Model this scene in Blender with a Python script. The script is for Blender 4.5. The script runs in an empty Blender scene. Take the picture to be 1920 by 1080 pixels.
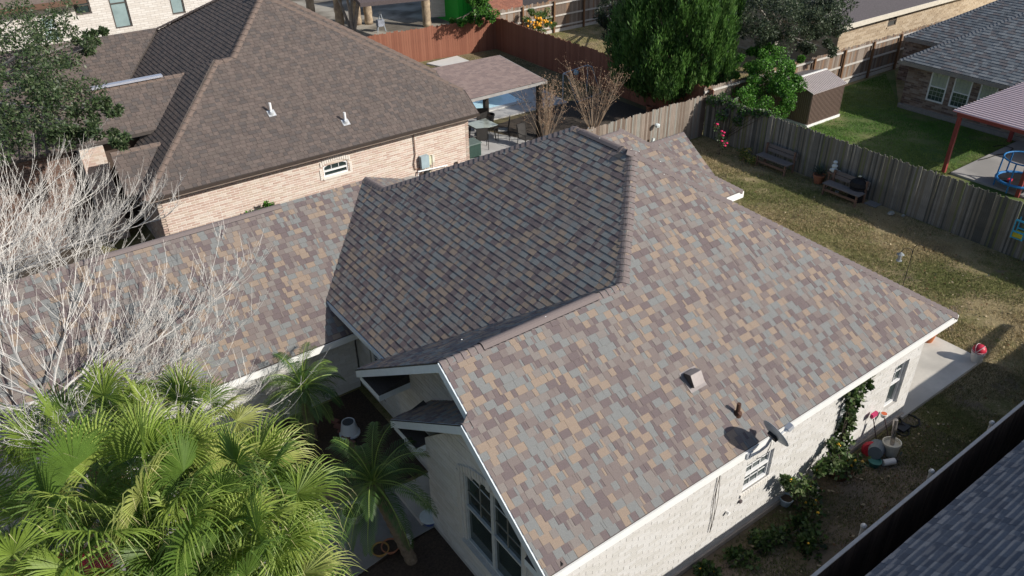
import bpy, math, random
import numpy as np
from mathutils import Vector, Matrix

# ------------------------------------------------------------------ camera, world, sun, exposure
scene = bpy.context.scene
COL = scene.collection
FPX = 1484.94
yaw, pitch, roll = math.radians(54.37748828), math.radians(32.27057066), math.radians(-0.96914076)
_w = Vector((math.cos(pitch)*math.cos(yaw), math.cos(pitch)*math.sin(yaw), -math.sin(pitch)))
_r = _w.cross(Vector((0, 0, 1))).normalized()
_u = _r.cross(_w)
CR = math.cos(roll)*_r + math.sin(roll)*_u
CU = -math.sin(roll)*_r + math.cos(roll)*_u
CW = _w
CAM = Vector((0, 0, 13.0))
cd = bpy.data.cameras.new('camera'); cam = bpy.data.objects.new('camera', cd); COL.objects.link(cam)
cd.sensor_width = 36.0; cd.lens = FPX/1920*36.0; cd.clip_start = 0.1; cd.clip_end = 600
cam.matrix_world = Matrix(((CR.x, CU.x, -CW.x, CAM.x), (CR.y, CU.y, -CW.y, CAM.y), (CR.z, CU.z, -CW.z, CAM.z), (0, 0, 0, 1)))
scene.camera = cam
SUN_AZ, SUN_EL = math.radians(-58), math.radians(30.5)
world = bpy.data.worlds.new('World'); scene.world = world; world.use_nodes = True
nt = world.node_tree; bg = nt.nodes['Background']
sky = nt.nodes.new('ShaderNodeTexSky'); sky.sky_type = 'NISHITA'; sky.sun_disc = False
sky.sun_elevation = SUN_EL; sky.sun_rotation = math.pi/2 - SUN_AZ; sky.altitude = 50; sky.dust_density = 1.5
nt.links.new(sky.outputs[0], bg.inputs[0]); bg.inputs[1].default_value = 0.11
sl = bpy.data.lights.new('sun', 'SUN'); sl.energy = 4.7; sl.angle = math.radians(0.55); sl.color = (1, .95, .87)
so = bpy.data.objects.new('sun', sl); COL.objects.link(so)
SD = Vector((math.cos(SUN_AZ)*math.cos(SUN_EL), math.sin(SUN_AZ)*math.cos(SUN_EL), math.sin(SUN_EL)))
so.rotation_euler = SD.to_track_quat('Z', 'Y').to_euler()
vs = scene.view_settings; vs.view_transform = 'Standard'; vs.look = 'None'; vs.gamma = 1; vs.use_curve_mapping = False
vs.exposure = 0.12

# ------------------------------------------------------------------ pixel rays of the photograph (1920x1080) to points in the place
def ray(x, y): return (x-960)*CR - (y-540)*CU + FPX*CW
def at(x, y, z=0.0):
    v = ray(x, y); return CAM + v*((z-CAM.z)/v.z)
def plane(axis, sg, p, s=2/3):
    n = Vector((0, 0, 1)); n[axis] = -sg*s; return (n, n.dot(p))
def onp(x, y, pl):
    v = ray(x, y); n, c = pl; return CAM + v*((c-n.dot(CAM))/n.dot(v))
def onX(x, y, X): v = ray(x, y); return CAM + v*(X/v.x)
def onY(x, y, Y): v = ray(x, y); return CAM + v*(Y/v.y)
def px(P):
    q = Vector(P)-CAM; d = q.dot(CW); return (960+FPX*q.dot(CR)/d, 540-FPX*q.dot(CU)/d, d)
def pscore(P, m=20):
    x, y, d = px(P)
    if d <= 0 or x < -m or x > 1920+m or y < -m or y > 1080+m: return 1e6+d
    return d

# ------------------------------------------------------------------ materials
MATS = {}
def M(name, rgb, rough=.8, var=.12, scale=6.0, bump=0.0, bscale=60.0, metal=0.0, spec=.3, rgb2=None, stretch=None, transl=0.0, objvar=0.0, s2=None, rgb3=None):
    if name in MATS: return MATS[name]
    m = bpy.data.materials.new(name); m.use_nodes = True; MATS[name] = m
    t = m.node_tree; N = t.nodes; L = t.links; b = N['Principled BSDF']
    b.inputs['Roughness'].default_value = rough; b.inputs['Metallic'].default_value = metal
    b.inputs['Specular IOR Level'].default_value = spec
    tc = N.new('ShaderNodeTexCoord'); src = tc.outputs['Object']
    if stretch:
        mp = N.new('ShaderNodeMapping'); mp.inputs['Scale'].default_value = stretch; L.new(src, mp.inputs[0]); src = mp.outputs[0]
    n1 = N.new('ShaderNodeTexNoise'); n1.inputs['Scale'].default_value = scale; n1.inputs['Detail'].default_value = 8; n1.inputs['Roughness'].default_value = .65
    L.new(src, n1.inputs['Vector'])
    cr = N.new('ShaderNodeValToRGB'); e = cr.color_ramp.elements
    c2 = rgb2 or tuple(min(1, c*(1+var)) for c in rgb); c1 = tuple(c*(1-var) for c in rgb) if not rgb2 else rgb
    e[0].position = .32; e[0].color = (*c1, 1); e[1].position = .68; e[1].color = (*c2, 1)
    L.new(n1.outputs['Fac'], cr.inputs[0]); col = cr.outputs[0]
    if rgb3:
        n3 = N.new('ShaderNodeTexNoise'); n3.inputs['Scale'].default_value = s2 or scale*.15; n3.inputs['Detail'].default_value = 5
        L.new(src, n3.inputs['Vector'])
        r3 = N.new('ShaderNodeMapRange'); r3.inputs[1].default_value = .42; r3.inputs[2].default_value = .62; L.new(n3.outputs['Fac'], r3.inputs[0])
        mx = N.new('ShaderNodeMixRGB'); L.new(r3.outputs[0], mx.inputs[0]); L.new(col, mx.inputs[1]); mx.inputs[2].default_value = (*rgb3, 1); col = mx.outputs[0]
    if objvar:
        oi = N.new('ShaderNodeObjectInfo'); mr = N.new('ShaderNodeMapRange'); mr.inputs[3].default_value = 1-objvar; mr.inputs[4].default_value = 1+objvar
        L.new(oi.outputs['Random'], mr.inputs[0]); hs = N.new('ShaderNodeHueSaturation'); L.new(mr.outputs[0], hs.inputs['Value']); L.new(col, hs.inputs['Color']); col = hs.outputs[0]
    L.new(col, b.inputs['Base Color'])
    if bump:
        n2 = N.new('ShaderNodeTexNoise'); n2.inputs['Scale'].default_value = bscale; n2.inputs['Detail'].default_value = 6
        L.new(src, n2.inputs['Vector']); bp = N.new('ShaderNodeBump'); bp.inputs['Strength'].default_value = bump; bp.inputs['Distance'].default_value = .01
        L.new(n2.outputs['Fac'], bp.inputs['Height']); L.new(bp.outputs[0], b.inputs['Normal'])
    if transl:
        tr = N.new('ShaderNodeBsdfTranslucent'); L.new(col, tr.inputs[0]); ms = N.new('ShaderNodeMixShader'); ms.inputs[0].default_value = transl
        out = [n for n in N if n.type == 'OUTPUT_MATERIAL'][0]
        L.new(b.outputs[0], ms.inputs[1]); L.new(tr.outputs[0], ms.inputs[2]); L.new(ms.outputs[0], out.inputs[0])
    return m
def glass(name, rgb=(.03, .045, .045)):
    if name in MATS: return MATS[name]
    return M(name, rgb, rough=.06, var=.35, scale=1.3, spec=.8)

# ------------------------------------------------------------------ objects
def tag(o, label=None, cat=None, group=None, kind=None):
    if label: o['label'] = label
    if cat: o['category'] = cat
    if group: o['group'] = group
    if kind: o['kind'] = kind
    return o
def root(name, loc, label, cat, group=None, rz=0.0):
    o = bpy.data.objects.new(name, None); o.empty_display_size = .2; COL.objects.link(o)
    o.location = loc; o.rotation_euler = (0, 0, rz); return tag(o, label, cat, group)
def base(o):
    while o.parent: o = o.parent
    return Vector(o.location)
class MB:
    def __init__(s): s.v = []; s.f = []; s.m = []
    def add(s, vs, fs, mi=0):
        k = len(s.v); s.v.extend([tuple(p) for p in vs]); s.f.extend([tuple(i+k for i in f) for f in fs]); s.m.extend([mi]*len(fs)); return s
    def box(s, c, size, rz=0.0, mi=0, R=None):
        hx, hy, hz = size[0]/2, size[1]/2, size[2]/2; c = Vector(c)
        R = R or Matrix.Rotation(rz, 3, 'Z')
        vs = [c + R @ Vector((x, y, z)) for z in (-hz, hz) for x, y in ((-hx, -hy), (hx, -hy), (hx, hy), (-hx, hy))]
        return s.add(vs, [(3, 2, 1, 0), (4, 5, 6, 7), (0, 1, 5, 4), (1, 2, 6, 5), (2, 3, 7, 6), (3, 0, 4, 7)], mi)
    def bar(s, a, b, w, h=None, mi=0, up=(0, 0, 1)):
        a = Vector(a); b = Vector(b); h = h or w; d = b-a; L = d.length
        if L < 1e-6: return s
        d.normalize(); up = Vector(up)
        if abs(d.dot(up)) > .99: up = Vector((1, 0, 0))
        sd = d.cross(up).normalized(); u = sd.cross(d)
        vs = [p + sd*x*w/2 + u*y*h/2 for p in (a, b) for x, y in ((-1, -1), (1, -1), (1, 1), (-1, 1))]
        return s.add(vs, [(3, 2, 1, 0), (4, 5, 6, 7), (0, 1, 5, 4), (1, 2, 6, 5), (2, 3, 7, 6), (3, 0, 4, 7)], mi)
    def tube(s, pts, rad, n=6, mi=0, cap=True):
        pts = [Vector(p) for p in pts]; rad = rad if isinstance(rad, (list, tuple)) else [rad]*len(pts)
        rings = []; k0 = len(s.v); ref = None
        for i, p in enumerate(pts):
            d = (pts[min(i+1, len(pts)-1)]-pts[max(i-1, 0)])
            if d.length < 1e-9: d = Vector((0, 0, 1))
            d.normalize()
            if ref is None: ref = Vector((1, 0, 0)) if abs(d.x) < .8 else Vector((0, 1, 0))
            a = (ref - d*ref.dot(d)).normalized(); ref = a; b = d.cross(a)
            for j in range(n):
                t = 2*math.pi*j/n; s.v.append(tuple(p + (a*math.cos(t)+b*math.sin(t))*rad[i]))
        for i in range(len(pts)-1):
            for j in range(n):
                q = k0+i*n+j; q2 = k0+i*n+(j+1) % n; s.f.append((q, q2, q2+n, q+n)); s.m.append(mi)
        if cap:
            s.f.append(tuple(k0+j for j in reversed(range(n)))); s.f.append(tuple(k0+(len(pts)-1)*n+j for j in range(n))); s.m += [mi, mi]
        return s
    def lathe(s, c, prof, n=16, mi=0, R=None, close=False):
        c = Vector(c); k0 = len(s.v); R = R or Matrix.Identity(3)
        for r_, z in prof:
            for j in range(n):
                t = 2*math.pi*j/n; s.v.append(tuple(c + R @ Vector((r_*math.cos(t), r_*math.sin(t), z))))
        for i in range(len(prof)-1):
            for j in range(n):
                q = k0+i*n+j; q2 = k0+i*n+(j+1) % n; s.f.append((q, q2, q2+n, q+n)); s.m.append(mi)
        if prof[0][0] > 1e-4: s.f.append(tuple(k0+j for j in reversed(range(n)))); s.m.append(mi)
        if prof[-1][0] > 1e-4: s.f.append(tuple(k0+(len(prof)-1)*n+j for j in range(n))); s.m.append(mi)
        return s
    def sphere(s, c, r, n=12, sc=(1, 1, 1), mi=0):
        pr = []; c = Vector(c); m = max(4, n//2); k0 = len(s.v)
        for i in range(m+1):
            a = math.pi*i/m - math.pi/2
            for j in range(n):
                t = 2*math.pi*j/n
                s.v.append(tuple(c + Vector((r*sc[0]*math.cos(a)*math.cos(t), r*sc[1]*math.cos(a)*math.sin(t), r*sc[2]*math.sin(a)))))
        for i in range(m):
            for j in range(n):
                q = k0+i*n+j; q2 = k0+i*n+(j+1) % n; s.f.append((q, q2, q2+n, q+n)); s.m.append(mi)
        return s
    def prism(s, pts, d, mi=0):      # polygon extruded by vector d
        pts = [Vector(p) for p in pts]; d = Vector(d); n = len(pts)
        vs = pts + [p+d for p in pts]
        return s.add(vs, [tuple(range(n)), tuple(reversed(range(n, 2*n)))] + [(i, i+n, (i+1) % n+n, (i+1) % n) for i in range(n)], mi)
    def mesh(s, name):
        me = bpy.data.meshes.new(name); me.from_pydata(s.v, [], s.f); me.update(); return me
    def build(s, name, mats, parent=None, local=False, smooth=False, **kw):
        if not isinstance(mats, (list, tuple)): mats = [mats]
        if parent and not local:
            o_ = base(parent); s.v = [(x-o_.x, y-o_.y, z-o_.z) for x, y, z in s.v]
        me = s.mesh(name)
        for m in mats: me.materials.append(m)
        if len(mats) > 1: me.polygons.foreach_set('material_index', s.m)
        if smooth: me.polygons.foreach_set('use_smooth', [True]*len(s.f))
        o = bpy.data.objects.new(name, me); COL.objects.link(o)
        if parent: o.parent = parent
        return tag(o, **kw)
def copy_tree(o, parent=None):
    c = o.copy(); COL.objects.link(c)
    if parent: c.parent = parent
    for ch in list(o.children): copy_tree(ch, c)
    return c
def single(mb, name, mats, loc, label, cat, group=None, smooth=False, rz=0.0, kind=None):   # a thing that is one mesh, built in local coordinates
    o = mb.build(name, mats, None, smooth=smooth); o.location = loc; o.rotation_euler = (0, 0, rz); return tag(o, label, cat, group, kind)

# ------------------------------------------------------------------ 2D clipping
def clip(poly, x0, x1, y0, y1):
    for ax, lim, sg in ((0, x0, 1), (0, x1, -1), (1, y0, 1), (1, y1, -1)):
        if not poly: return poly
        out = []; p = poly[-1]; pin = (p[ax]-lim)*sg >= -1e-9
        for q in poly:
            qin = (q[ax]-lim)*sg >= -1e-9
            if qin != pin:
                t = (lim-p[ax])/(q[ax]-p[ax]); out.append((p[0]+t*(q[0]-p[0]), p[1]+t*(q[1]-p[1])))
            if qin: out.append(q)
            p, pin = q, qin
        poly = out
    return poly
def area(p): return abs(sum(p[i][0]*p[(i+1) % len(p)][1]-p[(i+1) % len(p)][0]*p[i][1] for i in range(len(p))))/2

# ------------------------------------------------------------------ roofs
class Roof:
    """collects the shingles of all slopes of one house; the largest-looking ones become objects"""
    def __init__(s, house, pal, e=.143, widths=(.05, .09, .13, .17, .21), h0=.0095, seed=1, budget=300, joint=.004, jitter=.35, deck=None, weights=None, raise_=.006):
        s.house = house; s.pal = pal; s.e = e; s.W = widths; s.h0 = h0; s.rng = random.Random(seed); s.budget = budget; s.joint = joint; s.jit = jitter
        s.cands = []; s.deck = deck; s.meshes = {}; s.weights = weights; s.raise_ = raise_
    def slope(s, pts, shingles=True, deck_t=.1, gap=0.0, name='roof_slope', maxd=1e9):
        pts = [Vector(p) for p in pts]
        n = Vector((0, 0, 0))
        for i in range(len(pts)): n += (pts[i]-pts[0]).cross(pts[(i+1) % len(pts)]-pts[0])
        n.normalize()
        if n.z < 0: n = -n; pts = pts[::-1]
        mb = MB(); mb.prism([p for p in pts], (0, 0, -deck_t)); part = mb.build(name, s.deck, s.house)
        if not shingles: return part
        v = (Vector((0, 0, 1)) - n*n.z).normalized(); u = v.cross(n); O = min(pts, key=lambda p: p.z)
        poly = [((p-O).dot(u), (p-O).dot(v)) for p in pts]
        us = [p[0] for p in poly]; vv = [p[1] for p in poly]; e = s.e; rng = s.rng
        U0, U1, V0, V1 = min(us), max(us), min(vv), max(vv)
        field = MB(); row = 0; y = V0; e2 = e*1.06; off = n*.004
        while y < V1-.01:
            x = U0 - rng.random()*.25; last = -1
            while x < U1:
                w = rng.choice(s.W); ci = rng.choices(range(len(s.pal)), s.weights)[0]
                if ci == last and rng.random() < .6: ci = rng.choices(range(len(s.pal)), s.weights)[0]
                last = ci; hi = 1 if rng.random() < .5 else 0
                if w >= .9*max(s.W): hi = 1
                c = clip(poly, x, x+w-s.joint, y, y+e2)
                if len(c) >= 3:
                    a = area(c); full = a > .995*(w-s.joint)*e2
                    P0 = O+u*x+v*y
                    sc_ = pscore(P0+u*w/2)
                    if a > 1e-5 and not (sc_ > 1e6+1 and sc_-1e6 > 0 and False):
                        s.cands.append((sc_ if full else 2e6, part, P0+off, u, v, n, w, ci, hi, c, x, y, field, O+off))
                x += w
            y += e; row += 1
        part['_f'] = 0; del part['_f']
        s._fields = getattr(s, '_fields', []); s._fields.append((part, field))
        return part
    def finish(s):
        s.cands.sort(key=lambda c: c[0]); e2 = s.e*1.06
        for k, (sc_, part, P, u, v, n, w, ci, hi, c, x, y, field, O) in enumerate(s.cands):
            h = s.h0 + (s.raise_ if hi else 0)
            if k < s.budget and sc_ < 1e6:
                key = (w, ci, hi)
                if key not in s.meshes:
                    mb = MB(); ww = w-s.joint
                    mb.add([(0, 0, h), (ww, 0, h), (ww, e2, .002), (0, e2, .002), (0, 0, -.003), (ww, 0, -.003), (ww, e2, -.003), (0, e2, -.003)],
                           [(0, 1, 2, 3), (0, 4, 5, 1), (1, 5, 6, 2), (3, 7, 4, 0)])
                    me = mb.mesh('shingle'); me.materials.append(s.pal[ci]); s.meshes[key] = me
                o = bpy.data.objects.new('shingle', s.meshes[key]); COL.objects.link(o); o.parent = part
                R = Matrix((u, v, n)).transposed().to_4x4(); o.matrix_basis = Matrix.Translation(P-base(part)) @ R
            else:
                k_ = len(c); top = [O+u*a+v*b+n*(.002+(h-.002)*max(0, 1-(b-y)/e2)) for a, b in c]; bot = [O+u*a+v*b-n*.003 for a, b in c]
                field.add(top+bot, [tuple(range(k_))]+[(i, i+k_, (i+1) % k_+k_, (i+1) % k_) for i in range(k_)], ci)
        for part, field in s._fields:
            if field.v: field.build('shingle_field', s.pal, part, kind='stuff')
        s.cands = []; s._fields = []
    def caps(s, P0, P1, n1, n2, mat, half=.15, e=.143, h0=.014, lift=.012, name='ridge_cap', extra=0):
        """cap shingles from the low end P0 to P1; n1, n2 the normals of both slopes"""
        P0 = Vector(P0); P1 = Vector(P1); d = (P1-P0); L = d.length; d.normalize()
        a1 = n1.cross(d).normalized(); a2 = n2.cross(d).normalized()
        if a1.z > 0: a1 = -a1
        if a2.z > 0: a2 = -a2
        if a1.dot(a2) > .98: a2 = -a2
        up = (n1+n2).normalized()
        cross = [a1*half, a1*half*.45+up*.008, up*.002+a1*.02, up*.002+a2*.02, a2*half*.45+up*.008, a2*half]
        ee = e*1.12; vs = []
        for t, h in ((0, h0+lift), (ee, lift*.5)):
            vs += [c+up*h+d*t for c in cross]
        vs += [c-up*.012 for c in cross]
        K = len(cross); fs = [(i, i+1, i+1+K, i+K) for i in range(K-1)] + [(i+2*K, i+1+2*K, i+1, i) for i in range(K-1)]
        fs += [(0, K, 2*K), (K-1, 3*K-1, 2*K-1)]
        mb = MB(); mb.add(vs, fs); me = mb.mesh(name)
        me.materials.append(mat)
        b_ = base(s.house); k = 0; t = 0
        while t < L-.03:
            o = bpy.data.objects.new(name, me); COL.objects.link(o); o.parent = s.house; o.location = P0+d*t-b_
            t += e; k += 1
    def vent(s, P0, P1, n1, n2, mat, dark, half=.14, h=.022):
        P0 = Vector(P0); P1 = Vector(P1); d = (P1-P0).normalized()
        a1 = n1.cross(d).normalized(); a2 = n2.cross(d).normalized()
        if a1.z > 0: a1 = -a1
        if a2.z > 0: a2 = -a2
        if a1.dot(a2) > .98: a2 = -a2
        up = (n1+n2).normalized()
        cs = [a1*half, a1*half*.5+up*.012, a1*.02, a2*.02, a2*half*.5+up*.012, a2*half]
        mb = MB(); vs = [P+c+up*(h+.015) for P in (P0, P1) for c in cs] + [P+c+up*.0 for P in (P0, P1) for c in cs]; K = 6
        mb.add(vs, [(i, i+1, i+1+K, i+K) for i in range(K-1)], 0)
        mb.add(vs, [(i+2*K, i+1+2*K, i+1, i) for i in range(K-1)]+[(i+K, i+1+K, i+1+3*K, i+3*K) for i in range(K-1)]+[(0, K, 3*K, 2*K), (K-1, 3*K-1, 4*K-1, 2*K-1)], 1)
        mb.build('ridge_vent', [mat, dark], s.house)

# ------------------------------------------------------------------ brick walls
class Wall:
    def __init__(s, house, pal, mortar, bl=.25, bh=.066, joint=.01, seed=1, budget=300, proud=.007):
        s.h = house; s.pal = pal; s.mortar = mortar; s.bl = bl; s.bh = bh; s.j = joint; s.rng = random.Random(seed); s.budget = budget; s.proud = proud; s.c = []; s.fields = []
    def face(s, O, U, Nn, L, z1, holes=(), z0=0.0, top=None, bricks=True, thick=.15, zb=None):
        """O ground corner, U along the wall, Nn outward, L length, z1 top; holes (u0,u1,z0,z1); top: gable outline [(u,z)..] above z1"""
        O = Vector(O); U = Vector(U); Nn = Vector(Nn); Z = Vector((0, 0, 1))
        mb = MB(); us = sorted(set([0, L]+[h[0] for h in holes]+[h[1] for h in holes]))
        for a, b in zip(us[:-1], us[1:]):
            hs = sorted([h for h in holes if h[0] <= a+1e-6 and h[1] >= b-1e-6], key=lambda h: h[2]); z = z0
            for h in hs+[(0, 0, z1, z1)]:
                if h[2]-z > 1e-3:
                    p = [O+U*a+Z*z, O+U*b+Z*z, O+U*b+Z*h[2], O+U*a+Z*h[2]]; mb.prism(p, -Nn*thick)
                z = h[3]
        if top: mb.prism([O+U*a+Z*b for a, b in top], -Nn*thick)
        part = mb.build('wall', s.mortar, s.h)
        if not bricks: return part
        outl = [(0, zb if zb is not None else z0), (L, zb if zb is not None else z0), (L, z1)] + ([t for t in top[::-1] if t[1] > z1+1e-3] if top else []) + [(0, z1)]
        if top:
            outl = [(0, z0), (L, z0)] + [(a, b) for a, b in sorted(top, key=lambda t: -t[0]) if b >= z1-1e-6]
        field = MB(); r = 0; z = z0+.004; Zm = max(b for a, b in outl)
        while z < Zm:
            x = -(.5*s.bl if r % 2 else 0)
            while x < L:
                x0, x1 = max(x, 0), min(x+s.bl-s.j, L)
                segs = [(x0, x1)]
                for h in holes:
                    if h[2] < z+s.bh*.5 < h[3]:
                        ns = []
                        for a, b in segs:
                            if b <= h[0] or a >= h[1]: ns.append((a, b))
                            else:
                                if h[0]-a > .02: ns.append((a, h[0]))
                                if b-h[1] > .02: ns.append((h[1], b))
                        segs = ns
                for a, b in segs:
                    if b-a < .02: continue
                    c = clip(outl, a, b, z, z+s.bh-s.j)
                    if len(c) < 3 or area(c) < 3e-4: continue
                    full = area(c) > .99*(s.bl-s.j)*(s.bh-s.j)
                    s.c.append((pscore(O+U*a+Z*z) if full else 2e6, part, O, U, Nn, c, a, z, s.rng.randrange(len(s.pal)), s.proud*(.6+.8*s.rng.random()), field))
                x += s.bl
            z += s.bh; r += 1
        s.fields.append((part, field)); return part
    def finish(s):
        Z = Vector((0, 0, 1)); s.c.sort(key=lambda c: c[0]); ms = {}
        w, h = s.bl-s.j, s.bh-s.j
        for k, (sc_, part, O, U, Nn, c, a, z, ci, pr, field) in enumerate(s.c):
            if k < s.budget and sc_ < 1e6:
                if ci not in ms:
                    mb = MB(); b_ = .0; mb.add([(0, 0, 1), (w, 0, 1), (w, h, 1), (0, h, 1), (0, 0, 0), (w, 0, 0), (w, h, 0), (0, h, 0)], [(0, 1, 2, 3), (0, 4, 5, 1), (1, 5, 6, 2), (2, 6, 7, 3), (3, 7, 4, 0)])
                    me = mb.mesh('brick'); me.materials.append(s.pal[ci]); ms[ci] = me
                o = bpy.data.objects.new('brick', ms[ci]); COL.objects.link(o); o.parent = part
                R = Matrix((U, Z, Nn*pr)).transposed().to_4x4(); o.matrix_basis = Matrix.Translation(O+U*a+Z*z-base(part)) @ R
            else:
                K = len(c); top = [O+U*x+Z*y+Nn*pr for x, y in c]; bot = [O+U*x+Z*y for x, y in c]
                field.add(top+bot, [tuple(range(K))]+[(i, i+K, (i+1) % K+K, (i+1) % K) for i in range(K)], ci)
        for part, field in s.fields:
            if field.v: field.build('brickwork', s.pal, part, kind='stuff')

def window(house, O, U, Nn, u0, u1, z0, z1, frame, gl, cols=2, rows=3, rec=.09, sash=True, sill=None, sill_bricks=None, arch=0.0, muntin=None, blind=None, mullion=False, name='window', lower_rows=0, fw=.05):
    O = Vector(O); U = Vector(U); Nn = Vector(Nn); Z = Vector((0, 0, 1))
    P = lambda u, z, d: O+U*u+Z*z-Nn*d
    mb = MB(); w = fw
    mb.bar(P(u0+w/2, z0, rec), P(u0+w/2, z1, rec), w, .07, up=Nn); mb.bar(P(u1-w/2, z0, rec), P(u1-w/2, z1, rec), w, .07, up=Nn)
    mb.bar(P(u0+w, z0+w/2, rec), P(u1-w, z0+w/2, rec), .07, w); 
    if not arch: mb.bar(P(u0+w, z1-w/2, rec), P(u1-w, z1-w/2, rec), .07, w)
    else:
        k = 8
        for i in range(k):
            ua, ub = u0+(u1-u0)*i/k, u0+(u1-u0)*(i+1)/k
            za, zb = [z1+arch*(1-(2*(q-u0)/(u1-u0)-1)**2) for q in (ua, ub)]
            mb.bar(P(ua, za-w/2, rec-.002), P(ub, zb-w/2, rec-.002), .06, w)
    if mullion: mb.bar(P((u0+u1)/2, z0+w, rec-.003), P((u0+u1)/2, z1+arch-w, rec-.003), .09, .065, up=Nn)
    zm = (z0+z1)/2 if not arch else z0+(z1-z0)*.55
    if sash: mb.bar(P(u0+w, zm, rec-.006), P(u1-w, zm, rec-.006), .07, .05)
    fr = mb.build(name, frame, house)
    g = MB(); pts = [P(u0+w*.5, z0+w*.5, rec+.01), P(u1-w*.5, z0+w*.5, rec+.01)]
    if arch:
        k = 8
        for i in range(k+1):
            q = u1-(u1-u0)*i/k; q = min(max(q, u0+w*.5), u1-w*.5); pts.append(P(q, z1+arch*(1-(2*(q-u0)/(u1-u0)-1)**2)-w*.5, rec+.01))
    else: pts += [P(u1-w*.5, z1-w*.5, rec+.01), P(u0+w*.5, z1-w*.5, rec+.01)]
    g.prism(pts, -Nn*.01); g.build('pane', gl, fr)
    mt = MB(); ub, ut = (zm if sash else z0+w), z1-w
    mm = .018
    for i in range(1, cols): q = u0+w+(u1-u0-2*w)*i/cols; mt.bar(P(q, ub, rec-.001), P(q, ut+arch*.8, rec-.001), .014, mm, up=Nn) if not (mullion and i*2 == cols) else None
    for j in range(1, rows): q = ub+(ut-ub)*j/rows; mt.bar(P(u0+w, q, rec+.001), P(u1-w, q, rec+.001), .014, mm)
    if lower_rows:
        for i in range(1, cols): q = u0+w+(u1-u0-2*w)*i/cols; mt.bar(P(q, z0+w, rec+.002), P(q, zm, rec+.002), .01, mm, up=Nn)
        for j in range(1, lower_rows): q = z0+w+(zm-z0-w)*j/lower_rows; mt.bar(P(u0+w, q, rec+.003), P(u1-w, q, rec+.003), .01, mm)
    if mt.v: mt.build('muntin', muntin or frame, fr)
    if blind:
        bb = MB(); bb.prism([P(u0+w, zm+.03, rec+.006), P(u1-w, zm+.03, rec+.006), P(u1-w, z1-w, rec+.006), P(u0+w, z1-w, rec+.006)], -Nn*.003); bb.build('blind', blind, fr)
    if sill:
        sb = MB(); sb.prism([P(u0-.05, z0-.01, -.05), P(u1+.05, z0-.01, -.05), P(u1+.05, z0-.01, rec), P(u0-.05, z0-.01, rec)], (0, 0, -.06)); sb.build('sill', sill, fr)
    if sill_bricks:
        n = int((u1-u0+.1)/.075)
        for i in range(n):
            q = u0-.05+i*.075; sb = MB()
            sb.prism([P(q, z0-.005, -.035), P(q+.066, z0-.005, -.035), P(q+.066, z0+.0, rec-.04), P(q, z0+.0, rec-.04)], (0, 0, -.09)); sb.build('sill_brick', sill_bricks, fr)
    return fr

# ------------------------------------------------------------------ palette
white = M('white_paint', (.78, .78, .76), .45, .04, 3)
whitetrim = M('white_vinyl', (.8, .8, .8), .35, .02)
fas = M('blue_white_fascia', (.62, .68, .72), .45, .05)
dark = M('black_plastic', (.02, .02, .022), .5, .2)
sh = [M('shingle_sage', (.195, .20, .196), .9, .2, 90, .35, 400), M('shingle_tan', (.272, .212, .165), .9, .2, 90, .35, 400),
      M('shingle_plum', (.148, .118, .118), .9, .22, 90, .35, 400), M('shingle_umber', (.185, .153, .143), .9, .2, 90, .35, 400), M('shingle_stone', (.212, .187, .172), .9, .2, 90, .35, 400)]
shcap = M('shingle_cap', (.185, .153, .147), .9, .14, 70, .35, 400)
deck = M('roof_deck', (.07, .06, .055), .9, .2)
glassd = glass('window_glass')
conc = M('concrete', (.60, .56, .49), .85, .1, 2.2, .25, 90, rgb3=(.46, .43, .38), s2=.7)
conc_old = M('old_concrete', (.27, .265, .26), .85, .14, 2.4, .3, 90, rgb3=(.19, .185, .18), s2=.9)
soil = M('mulch_soil', (.035, .026, .02), .95, .5, 22, .9, 60, rgb2=(.085, .06, .045))

# ground: dry winter lawn with bare and greener patches
g = bpy.data.materials.new('lawn_ground'); g.use_nodes = True
N = g.node_tree.nodes; L = g.node_tree.links; b = N['Principled BSDF']; b.inputs['Roughness'].default_value = .95; b.inputs['Specular IOR Level'].default_value = .1
tc = N.new('ShaderNodeTexCoord')
def noise(sc, det=8, ro=.65):
    n = N.new('ShaderNodeTexNoise'); n.inputs['Scale'].default_value = sc; n.inputs['Detail'].default_value = det; n.inputs['Roughness'].default_value = ro; L.new(tc.outputs['Object'], n.inputs['Vector']); return n.outputs['Fac']
def ramp(f, a, c):
    r = N.new('ShaderNodeValToRGB'); e = r.color_ramp.elements; e[0].position = a[0]; e[0].color = (*c[0], 1); e[1].position = a[-1]; e[1].color = (*c[-1], 1)
    for p, cc in list(zip(a, c))[1:-1]:
        k = e.new(p); k.color = (*cc, 1)
    L.new(f, r.inputs[0]); return r.outputs[0]
def mixc(f, a, b_, mode='MIX'):
    m = N.new('ShaderNodeMixRGB'); m.blend_type = mode
    if isinstance(f, float): m.inputs[0].default_value = f
    else: L.new(f, m.inputs[0])
    L.new(a, m.inputs[1]); L.new(b_, m.inputs[2]); return m.outputs[0]
fine = noise(28, 9, .75)
dry = ramp(fine, (.3, .5, .7), ((.19, .15, .08), (.35, .28, .155), (.47, .38, .225)))
grn = ramp(fine, (.3, .5, .7), ((.08, .085, .03), (.17, .165, .065), (.28, .245, .11)))
dirt = ramp(fine, (.3, .7), ((.14, .11, .08), (.27, .21, .15)))
f1 = ramp(noise(.42, 8, .75), (.45, .56), ((0, 0, 0), (1, 1, 1)))
f2 = ramp(noise(.8, 7, .7), (.56, .66), ((0, 0, 0), (1, 1, 1)))
c_ = mixc(f1, dry, grn); c_ = mixc(f2, c_, dirt)
L.new(c_, b.inputs['Base Color'])
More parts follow.
